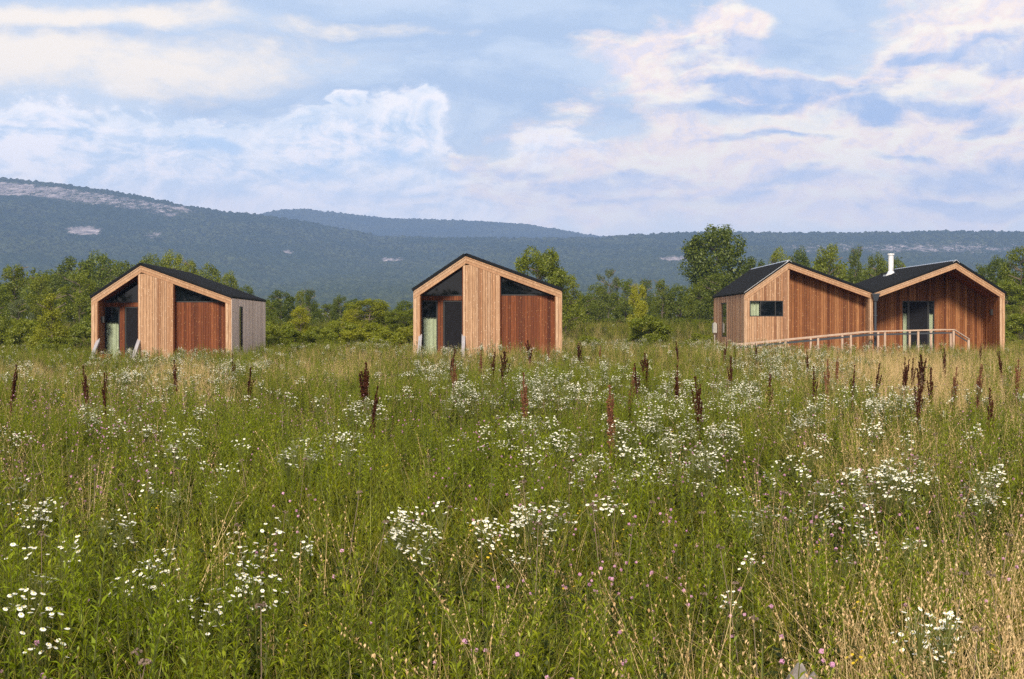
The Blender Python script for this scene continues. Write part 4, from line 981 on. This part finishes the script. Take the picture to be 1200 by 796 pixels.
def t_leafy(seed):
    r = np.random.default_rng(seed); tb = TB()
    for _ in range(3):
        p = stem(tb, r, r.uniform(0.3, 0.62), 0.005, 1, base=tuple(r.normal(0, 0.07, 2)), lean=0.25); leaves_on(tb, r, p, 20, r.uniform(0.07, 0.10), 0, up=0.3, width=0.22, taper=0.3)
    return tb.done()
def t_dry(seed):
    r = np.random.default_rng(seed); tb = TB()
    for _ in range(12):
        b = r.normal(0, 0.07, 2); h = r.uniform(0.6, 1.0); p = blade(tb, r, b, h, 0.0038, r.uniform(0.02, 0.22), 0, seg=5, droop=r.uniform(0.05, 0.4))
        q = np.concatenate([p[:-1], p[-1:]]); 
        if r.random() < 0.75: leaves_on(tb, r, q, 16, 0.030, 1, t0=0.76, t1=0.99, up=1.15, width=0.16, taper=0.5)
    for _ in range(8): blade(tb, r, r.normal(0, 0.08, 2), r.uniform(0.3, 0.6), 0.006, r.uniform(0.1, 0.4), 0, droop=r.uniform(0.3, 0.7))
    return tb.done()
def t_dry_arch(seed):
    r = np.random.default_rng(seed); tb = TB()
    for _ in range(14): blade(tb, r, r.normal(0, 0.06, 2), r.uniform(0.5, 0.95), 0.0045, r.uniform(0.15, 0.5), 0, seg=6, droop=r.uniform(0.4, 1.1))
    return tb.done()
def t_fleabane(seed, big=1.0):
    r = np.random.default_rng(seed); tb = TB()
    for _ in range(r.integers(1, 4)):
        h = r.uniform(0.80, 1.0); p = stem(tb, r, h, 0.005, 1, base=tuple(r.normal(0, 0.05, 2))); leaves_on(tb, r, p, 20, 0.07, 0, t1=0.8, up=0.7, width=0.12)
        for _ in range(r.integers(9, 19)):
            a = r.uniform(0, 6.28); d = r.uniform(0.01, 0.085); q = p[-1] + np.array([math.cos(a) * d, math.sin(a) * d, r.uniform(-0.05, 0.03) - d * 0.3])
            s0 = p[-1] - np.array([0, 0, r.uniform(0.08, 0.16)]); w_ = np.array([0.0012, 0.0012, 0]); tb.quads(np.stack([s0 - w_, s0 + w_, q + w_, q - w_])[None], 1)
            nr = (r.normal(0, 0.30), r.normal(0, 0.30) - 0.25, 1); rad = r.uniform(0.0078, 0.0118) * big
            tb.poly(q + np.array([0, 0, 0.001]), rad, nr, 6, 2); tb.poly(q + np.array([0, -0.0002, 0.004]), rad * 0.36, nr, 4, 3)
    return tb.done()
def ball(tb, c, rad, mi, r, zs=1.0):
    c = np.array(c)
    for k in range(7):
        n = r.normal(size=3); n /= np.linalg.norm(n); u = np.cross(n, (0.3, 0.5, 0.8)); u /= np.linalg.norm(u); v = np.cross(n, u); o = n * rad * 0.55
        P = np.array([c + o + rad * (u * math.cos(a) + v * math.sin(a)) * np.array([1, 1, zs]) for a in (0, 1.57, 3.14, 4.71)]); tb.quads(P[None], mi)
def t_clover(seed):
    r = np.random.default_rng(seed); tb = TB()
    for _ in range(3):
        p = stem(tb, r, r.uniform(0.55, 0.9), 0.004, 1, base=tuple(r.normal(0, 0.08, 2))); leaves_on(tb, r, p, 12, 0.045, 0, up=0.3, width=0.3); ball(tb, p[-1], 0.0085, 2, r)
    return tb.done()
def t_yellow(seed):
    r = np.random.default_rng(seed); tb = TB(); p = stem(tb, r, r.uniform(0.6, 0.85), 0.004, 1); leaves_on(tb, r, p, 22, 0.05, 0)
    for _ in range(6): q = p[-1] + r.normal(0, 0.022, 3); tb.poly(q, 0.0085, (r.normal(0, 0.4), -0.4, 1), 6, 2)
    return tb.done()
def t_seedhead(seed):
    r = np.random.default_rng(seed); tb = TB(); p = stem(tb, r, r.uniform(0.8, 1.0), 0.005, 0, lean=0.12)
    for _ in range(14):
        d = r.normal(size=3); d[2] = abs(d[2]) * 0.6; d *= 0.016 / np.linalg.norm(d); ball(tb, p[-1] + d, 0.0045, 0, r)
    return tb.done()

GR = leafy('meadow_grass_blades', (0.045, 0.068, 0.003), (0.310, 0.310, 0.010), c2=(0.260, 0.235, 0.012), trans=0.4, patch=0.35, patch_col=(0.36, 0.27, 0.08))
GL = leafy('meadow_leaves', (0.012, 0.023, 0.001), (0.068, 0.088, 0.003), c2=(0.050, 0.062, 0.003), trans=0.25)  # this and the undergrowth: darker old leaves, deepened to stand in for shade
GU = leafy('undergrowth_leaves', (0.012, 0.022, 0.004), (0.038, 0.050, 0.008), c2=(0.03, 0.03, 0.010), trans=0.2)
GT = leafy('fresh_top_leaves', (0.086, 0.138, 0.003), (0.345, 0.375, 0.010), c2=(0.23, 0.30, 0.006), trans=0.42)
GS = leafy('green_stems', (0.05, 0.07, 0.012), (0.12, 0.125, 0.03), trans=0.1)
DR = leafy('dry_straw', (0.44, 0.29, 0.12), (0.76, 0.57, 0.30), trans=0.25)
DS = leafy('dry_seed', (0.42, 0.26, 0.12), (0.76, 0.56, 0.32), trans=0.2)
WH = leafy('white_petals', (0.80, 0.80, 0.74), (0.90, 0.90, 0.82), trans=0.2, gloss=0.0)
YC = leafy('yellow_centres', (0.65, 0.50, 0.08), (0.75, 0.60, 0.12), trans=0.1, gloss=0.0)
PK = leafy('pink_petals', (0.50, 0.25, 0.42), (0.68, 0.42, 0.58), trans=0.2, gloss=0.0)
YE = leafy('yellow_petals', (0.55, 0.38, 0.03), (0.65, 0.48, 0.05), trans=0.1, gloss=0.0)
BR = leafy('brown_seed_heads', (0.16, 0.12, 0.09), (0.28, 0.21, 0.17), trans=0.05, gloss=0.0)

FOOT = []   # building footprints kept clear
def clear_mask(x, y):
    ok = np.ones(len(x), bool)
    for ob, w, l, m in ((cabin_mid, 6.02, 9.5, 0.05), (cabin_left, 6.02, 12.0, 0.05), (house, 12.12, 11.0, 0.05)):
        mi = ob.matrix_basis.inverted(); lx = mi[0][0] * x + mi[0][1] * y + mi[0][3]; ly = mi[1][0] * x + mi[1][1] * y + mi[1][3]
        ok &= ~((lx > -m) & (lx < w + m) & (ly > -0.15) & (ly < l + m))
    for ob in (cabin_mid, cabin_left):
        mi = ob.matrix_basis.inverted(); lx = mi[0][0] * x + mi[0][1] * y + mi[0][3]; ly = mi[1][0] * x + mi[1][1] * y + mi[1][3]
        ok &= ~((lx > 0.1) & (lx < 2.1) & (ly > -1.0) & (ly < 0))
    ok &= ~((y > 64.5) & (y < 66.0) & (x > 10.3) & (x < 20.3))
    ok &= ~(np.hypot(x - 1.0, y - 5.0) < 0.13)          # nothing grows through the stone
    return ok
def spread(dens, seed, Ymin=2.6, Ymax=128, weight=None):
    """dens(Y) plants per m2; weight(x,y,px,py) 0..1 thins them. px,py: bearing and depression, in photo units, of a plant top 0.85 m high"""
    r = np.random.default_rng(seed); X, Yv = [], []
    edges = np.concatenate([np.arange(Ymin, 12, 1), np.arange(12, 40, 2), np.arange(40, Ymax, 4)])
    for a, b in zip(edges[:-1], edges[1:]):
        hw = 0.385 * b + 1.2; n = int(dens((a + b) / 2) * (b - a) * 2 * hw)
        X.append(r.uniform(-hw, hw, n)); Yv.append(r.uniform(a, b, n))
    x, y = np.concatenate(X), np.concatenate(Yv); px = 600 + x / y * F; py = HY + (CZ - 0.85) / y * F
    keep = clear_mask(x, y) & (np.abs(px - 600) < 700)
    if weight is not None: keep &= r.random(len(x)) < weight(x, y, px, py)
    x, y = x[keep], y[keep]; n = len(x)
    z = ground_z(x, y) - 0.02 - 0.15 * ((x > 9) & (x < 22) & (y > 50) & (y < 66))
    rot = np.stack([r.normal(0, 0.07, n), r.normal(0, 0.07, n), r.uniform(0, 6.28, n)], 1)
    return np.stack([x, y, z], 1), rot, r
def pxb(px, py, lst):
    w = np.zeros(len(px))
    for cx, cy, rx, ry, a in lst: w = np.maximum(w, a * np.exp(-((px - cx) / rx) ** 2 - ((py - cy) / ry) ** 2))
    return w
# where the straw-coloured grass stands (bearing, depression, extent, amount)
DRYP = [(1090, 430, 140, 26, 0.7), (1000, 408, 220, 9, 0.4), (560, 410, 150, 9, 0.28), (640, 400, 90, 8, 0.35), (220, 432, 50, 16, 0.7), (370, 425, 70, 10, 0.25), (470, 412, 120, 8, 0.2), (1060, 500, 100, 24, 0.55),
        (1120, 740, 130, 60, 0.95), (930, 770, 160, 40, 0.85), (740, 790, 130, 24, 0.6), (520, 790, 60, 20, 0.5), (1190, 640, 50, 60, 0.6), (1040, 680, 60, 50, 0.5), (960, 470, 60, 20, 0.4), (30, 425, 60, 10, 0.35)]
WP = [(160, 440, 60, 16, 0.45), (262, 436, 22, 10, 0.9), (110, 480, 18, 8, 0.6), (150, 486, 12, 10, 0.7), (385, 506, 26, 14, 1.0), (320, 508, 14, 6, 0.8), (222, 545, 18, 8, 0.9), (300, 425, 30, 8, 0.6), (215, 500, 12, 20, 0.6),
      (510, 430, 26, 8, 0.9), (540, 455, 18, 10, 1.0), (650, 445, 60, 18, 0.85), (700, 440, 60, 16, 0.7), (770, 455, 70, 16, 0.6), (610, 500, 18, 12, 1.0), (640, 505, 22, 12, 0.9), (690, 535, 24, 14, 1.0), (730, 550, 16, 24, 0.9), (770, 500, 40, 12, 0.8),
      (860, 450, 40, 18, 0.9), (930, 432, 60, 14, 0.8), (910, 420, 40, 10, 0.8), (940, 480, 30, 10, 0.8), (1030, 470, 40, 14, 0.8), (1000, 505, 40, 12, 0.3), (830, 500, 30, 20, 0.8), (815, 540, 16, 10, 0.9), (500, 520, 16, 6, 0.9), (570, 590, 24, 12, 1.0),
      (470, 615, 30, 12, 1.0), (655, 605, 26, 8, 0.8), (755, 660, 20, 8, 0.8), (545, 635, 16, 10, 0.7), (160, 600, 24, 14, 1.0), (205, 630, 14, 8, 1.0), (190, 665, 30, 12, 1.0), (265, 680, 26, 14, 1.0), (285, 715, 12, 12, 0.8), (55, 655, 18, 12, 0.7),
      (900, 600, 24, 8, 0.8), (1020, 600, 26, 12, 0.8), (1040, 550, 26, 10, 0.8), (1160, 575, 30, 14, 0.9), (1100, 540, 30, 10, 0.4), (985, 595, 14, 8, 0.8), (975, 540, 20, 10, 0.6), (300, 780, 14, 12, 0.6), (200, 414, 110, 6, 0.7), (520, 410, 110, 6, 0.6), (900, 408, 120, 6, 0.7), (730, 405, 60, 6, 0.5), (20, 580, 16, 8, 0.6), (430, 470, 14, 8, 0.6), (10, 420, 30, 10, 0.5)]
def meadow():
    wet = lambda px, py: pxb(px, py, [(1110, 512, 90, 9, 0.93), (700, 486, 160, 5, 0.6), (480, 480, 120, 4, 0.5)])
    # grass
    dn = lambda Y: 52 if Y < 10 else 34 if Y < 20 else 17 if Y < 40 else 8 if Y < 75 else 3.2
    P, R_, r = spread(dn, 1, weight=lambda x, y, px, py: (0.35 + 0.9 * fbm(x / 1.7, y / 1.7, 4) ** 1.3) * (1 - wet(px, py)) * (1 - 0.45 * pxb(px, py, DRYP)))
    sc = 0.50 + 0.66 * fbm(P[:, 0] / 2.3, P[:, 1] / 2.3, 18) + r.normal(0, 0.09, len(P)); sc *= np.interp(P[:, 1], [4, 30, 60, 75, 100], [1.0, 1.0, 1.0, 1.15, 1.0])
    scatter('meadow_grass', [t_grass(s) for s in range(5)], P, R_, np.clip(sc, 0.4, 1.35), [GR], None)
    # goldenrod-like green stems
    dn = lambda Y: 60 if Y < 10 else 38 if Y < 20 else 18 if Y < 40 else 8 if Y < 75 else 3
    P, R_, r = spread(dn, 2, weight=lambda x, y, px, py: np.clip(0.15 + 1.5 * (fbm(x / 2.2, y / 2.2, 14) - 0.28), 0.05, 1) * (1 - 0.85 * pxb(px, py, DRYP)) * (1 - wet(px, py)))
    sc = 0.50 + 0.78 * fbm(P[:, 0] / 2.3, P[:, 1] / 2.3, 18) + r.normal(0, 0.10, len(P))
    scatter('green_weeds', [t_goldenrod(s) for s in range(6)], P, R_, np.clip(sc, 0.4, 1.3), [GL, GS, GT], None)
    # low undergrowth
    dn = lambda Y: 34 if Y < 20 else 13 if Y < 40 else 6 if Y < 75 else 3
    P, R_, r = spread(dn, 3, weight=lambda x, y, px, py: 1 - wet(px, py))
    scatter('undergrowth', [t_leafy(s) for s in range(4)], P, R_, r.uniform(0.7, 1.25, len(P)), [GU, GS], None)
    # dry grass
    dn = lambda Y: 95 if Y < 10 else 55 if Y < 20 else 36 if Y < 45 else 18 if Y < 75 else 5
    wd = lambda x, y, px, py: np.clip(pxb(px, py, DRYP) * (0.35 + 0.9 * fbm(x / 1.1, y / 1.1, 24)) + 0.045 * (fbm(x / 2, y / 2, 29) > 0.5), 0, 1) * (1 - wet(px, py) * 0.6)
    P, R_, r = spread(dn, 4, weight=wd)
    scatter('dry_grass', [t_dry(s) for s in range(4)] + [t_dry_arch(s) for s in range(3)], P, R_, r.uniform(0.75, 1.12, len(P)), [DR, DS], None)
    # white daisies
    dn = lambda Y: 38 if Y < 12 else 20 if Y < 25 else 8 if Y < 45 else 4.5 if Y < 75 else 0.5
    ww = lambda x, y, px, py: np.clip(pxb(px, py, WP) * (0.12 + 0.95 * (fbm(x / 0.5, y / 0.5, 35) > 0.50)) + 0.016, 0, 1)
    P, R_, r = spread(dn, 5, weight=ww)
    scatter('white_wildflowers', [t_fleabane(s) for s in range(6)], P, R_, r.uniform(0.82, 1.06, len(P)), [GL, GS, WH, YC], None)
    # pink clover and knapweed
    dn = lambda Y: 9 if Y < 12 else 7 if Y < 25 else 1.5 if Y < 45 else 0.2
    P, R_, r = spread(dn, 6, weight=lambda x, y, px, py: np.clip(0.12 + pxb(px, py, [(760, 640, 160, 90, 0.7), (1000, 600, 240, 90, 0.5), (840, 740, 160, 60, 0.5), (120, 490, 160, 50, 0.9), (620, 520, 160, 40, 0.5), (1100, 560, 120, 60, 0.5)]), 0, 1))
    scatter('pink_wildflowers', [t_clover(s) for s in range(4)], P, R_, r.uniform(0.8, 1.08, len(P)), [GL, GS, PK], None)
    P, R_, r = spread(lambda Y: 5 if Y < 12 else 2 if Y < 30 else 0.2, 8, weight=lambda x, y, px, py: np.clip(0.05 + pxb(px, py, [(1040, 680, 130, 60, 0.9), (700, 620, 120, 60, 0.3)]), 0, 1))
    scatter('yellow_wildflowers', [t_yellow(s) for s in range(3)], P, R_, r.uniform(0.8, 1.08, len(P)), [GL, GS, YE], None)
    P, R_, r = spread(lambda Y: 1.6 if Y < 12 else 0.8 if Y < 40 else 0.1, 9)
    scatter('dried_seed_heads', [t_seedhead(s) for s in range(3)], P, R_, r.uniform(0.85, 1.1, len(P)), [BR], None)
meadow()

# ------------------------------------------------------------------ dock stalks, one by one
M['dock'] = leafy('rusty_dock_seeds', (0.030, 0.012, 0.008), (0.078, 0.028, 0.016), trans=0.1, gloss=0.0)
M['dock_stem'] = principled('dock_stem', (0.11, 0.035, 0.02), 0.8)
M['dock_light'] = leafy('faded_dock_seeds', (0.12, 0.052, 0.030), (0.22, 0.10, 0.055), trans=0.1, gloss=0.0)
def dock_geo(seed, big):
    r = np.random.default_rng(seed); seeds = TB(); st = MB(); rr = random.Random(seed)
    nb = 9 if big else 5; H = 1.0; axis_ = [Vector((0, 0, -0.03)), Vector((0.01, 0, 0.5)), Vector((rr.uniform(-0.04, 0.04), 0.01, H))]
    st.tube(axis_[0], axis_[1], 0.009, 0.007, 5); st.tube(axis_[1], axis_[2], 0.007, 0.003, 5)
    segs = [(axis_[1] + (axis_[2] - axis_[1]) * 0.05, axis_[2], 0.045)]
    for k in range(nb):
        t = 0.40 + 0.40 * k / nb; b = axis_[0].lerp(axis_[2], t); a = rr.uniform(0, 6.28); l = rr.uniform(0.22, 0.40) * (1.1 - 0.5 * k / nb)
        e = b + Vector((math.cos(a) * l * (0.24 if big else 0.16), math.sin(a) * l * 0.16, l)); st.tube(b, e, 0.004, 0.002, 4); segs.append((b.lerp(e, 0.12), e, 0.034))
    for a, b, w in segs:
        L = (b - a).length; n = int(L * 650); t = r.random(n); c = np.array(a)[None] * (1 - t[:, None]) + np.array(b)[None] * t[:, None]
        c += r.normal(0, 1, (n, 3)) * (w * 0.42 * (1.05 - 0.75 * t) * (0.65 + 0.35 * np.sign(np.sin(t * L * 70))))[:, None] * np.array([1, 1, 0.5])
        u = r.normal(size=(n, 3)); u /= np.linalg.norm(u, axis=1)[:, None]; v = np.cross(u, r.normal(size=(n, 3))); v /= np.linalg.norm(v, axis=1)[:, None]
        s = 0.0085; seeds.quads(np.stack([c - u * s, c - v * s, c + u * s, c + v * s], 1), 0)
    V, Fs, _ = seeds.done(); return V, Fs[0], st
DOCKG = [dock_geo(60 + k, k >= 3) for k in range(5)]
DOCKM = []
for V, Fc, st in DOCKG:
    o = st.build('stem', M['dock_stem']); sm = o.data; bpy.data.objects.remove(o)
    DOCKM.append((np_mesh('seed_head', V, [Fc], [M['dock']]), np_mesh('seed_head', V, [Fc], [M['dock_light']]), sm))
DOCKS = [(7, 427, 0), (107, 428, 0), (123, 435, 0), (207, 422, 0), (274, 415, 0), (287, 430, 0), (429, 424, 1), (426, 452, 0), (523, 408, 0), (535, 420, 2), (573, 412, 0), (586, 412, 1), (617, 436, 2), (623, 399, 1), (643, 397, 2), (560, 410, 2),
         (681, 402, 1), (702, 405, 2), (762, 413, 1), (751, 425, 0), (730, 430, 2), (717, 452, 2), (797, 399, 0), (794, 428, 0), (845, 400, 0), (857, 417, 0), (864, 403, 0), (825, 440, 0), (887, 402, 0), (897, 438, 0), (948, 412, 0), (953, 430, 0), (979, 418, 2),
         (970, 421, 2), (997, 428, 0), (1022, 425, 0), (1051, 420, 0), (1058, 419, 0), (1067, 419, 0), (1083, 416, 1), (1093, 430, 0), (1107, 408, 0), (1112, 430, 2), (1148, 403, 0), (1177, 411, 0), (1190, 422, 2), (1161, 455, 0), (1139, 426, 2), (1075, 440, 0)]
ORD = ['first', 'second', 'third', 'fourth', 'fifth', 'sixth', 'seventh', 'eighth', 'ninth', 'tenth', 'eleventh', 'twelfth', 'thirteenth', 'fourteenth', 'fifteenth', 'sixteenth']
ZONES = [(0, 330, 'before the pale-sided cabin'), (330, 548, 'before the lone cabin porch'), (548, 670, 'before the lone cabin bay'), (670, 835, 'past the lone cabin'),
         (835, 1020, 'before the first gable'), (1020, 1210, 'before the second gable')]
cnt = {}
for i, (px, top, k) in enumerate(sorted(DOCKS)):
    zone = next(z for z in ZONES if z[0] <= px < z[1]); n = cnt.get(zone[2], 0); cnt[zone[2]] = n + 1
    hgt = 1.22 + 0.06 * math.sin(px); Y = (CZ - hgt) * F / (top - HY); Y = min(Y, 46); x = (px - 600) / F * Y; hgt = CZ - (top - HY) / F * Y
    var = 3 + i % 2 if k == 1 else i % 3; tall = {0: 'narrow dark', 1: 'big many-branched dark', 2: 'faded rust-coloured'}[k]
    g = float(ground_z(x, Y)); root = empty('dock_stalk', (x, Y, g), random.uniform(0, 6.28))
    tag(root, f'{tall} dock stalk, {ORD[n]} from the left of those {zone[2]}', 'dock plant', 'rusty dock stalks standing in the meadow')
    hd, hl, sm = DOCKM[var]; h = hgt - g; wd = 1.35 if k == 1 else 0.82
    for nm, me in (('seed_head', hl if k == 2 else hd), ('stem', sm)):
        o = link(bpy.data.objects.new(nm, me)); o.parent = root; o.scale = (h * wd, h * wd, h)
    lr = random.Random(i); root.rotation_euler = (lr.gauss(0, 0.07), lr.gauss(0, 0.07), lr.uniform(0, 6.28))

# pale stone in the near grass
import bmesh
bm = bmesh.new(); bmesh.ops.create_icosphere(bm, subdivisions=4, radius=1.0)
for v in bm.verts:
    n = 0.16 * math.sin(v.co.x * 5 + 1) * math.cos(v.co.y * 4) + 0.10 * math.sin(v.co.z * 9 + v.co.x * 7); v.co *= 1 + n
    zs = math.copysign(abs(v.co.z) ** 0.4, v.co.z); v.co = Vector((v.co.x * 0.115, v.co.y * 0.12, (zs + 1.0) * 0.345 + 0.05 * v.co.x + 0.015 * math.sin(v.co.x * 11)))
me = bpy.data.meshes.new('stone'); bm.to_mesh(me); bm.free(); me.materials.append(principled('pale_stone', (0.24, 0.21, 0.19), 0.9, noise=0.5, nscale=14, bump=0.8))
st_ = link(bpy.data.objects.new('stone', me)); st_.location = (1.0, 5.0, -0.02); tag(st_, 'pale grey stone half buried in the dry grass near the frame bottom', 'stone')

# ------------------------------------------------------------------ air
mb = MB(); mb.box(-3300, 3300, -600, 5300, -2.0, 440.0)
hz, t_, o_ = new_mat('air'); pv = t_.n('ShaderNodeVolumePrincipled'); t_.t.links.new(pv.outputs[0], o_.inputs['Volume'])
pv.inputs['Color'].default_value = (0.37, 0.56, 1.0, 1); pv.inputs['Density'].default_value = 1.75e-4; pv.inputs['Anisotropy'].default_value = 0.0
hzo = tag(mb.build('haze', hz), kind='stuff')
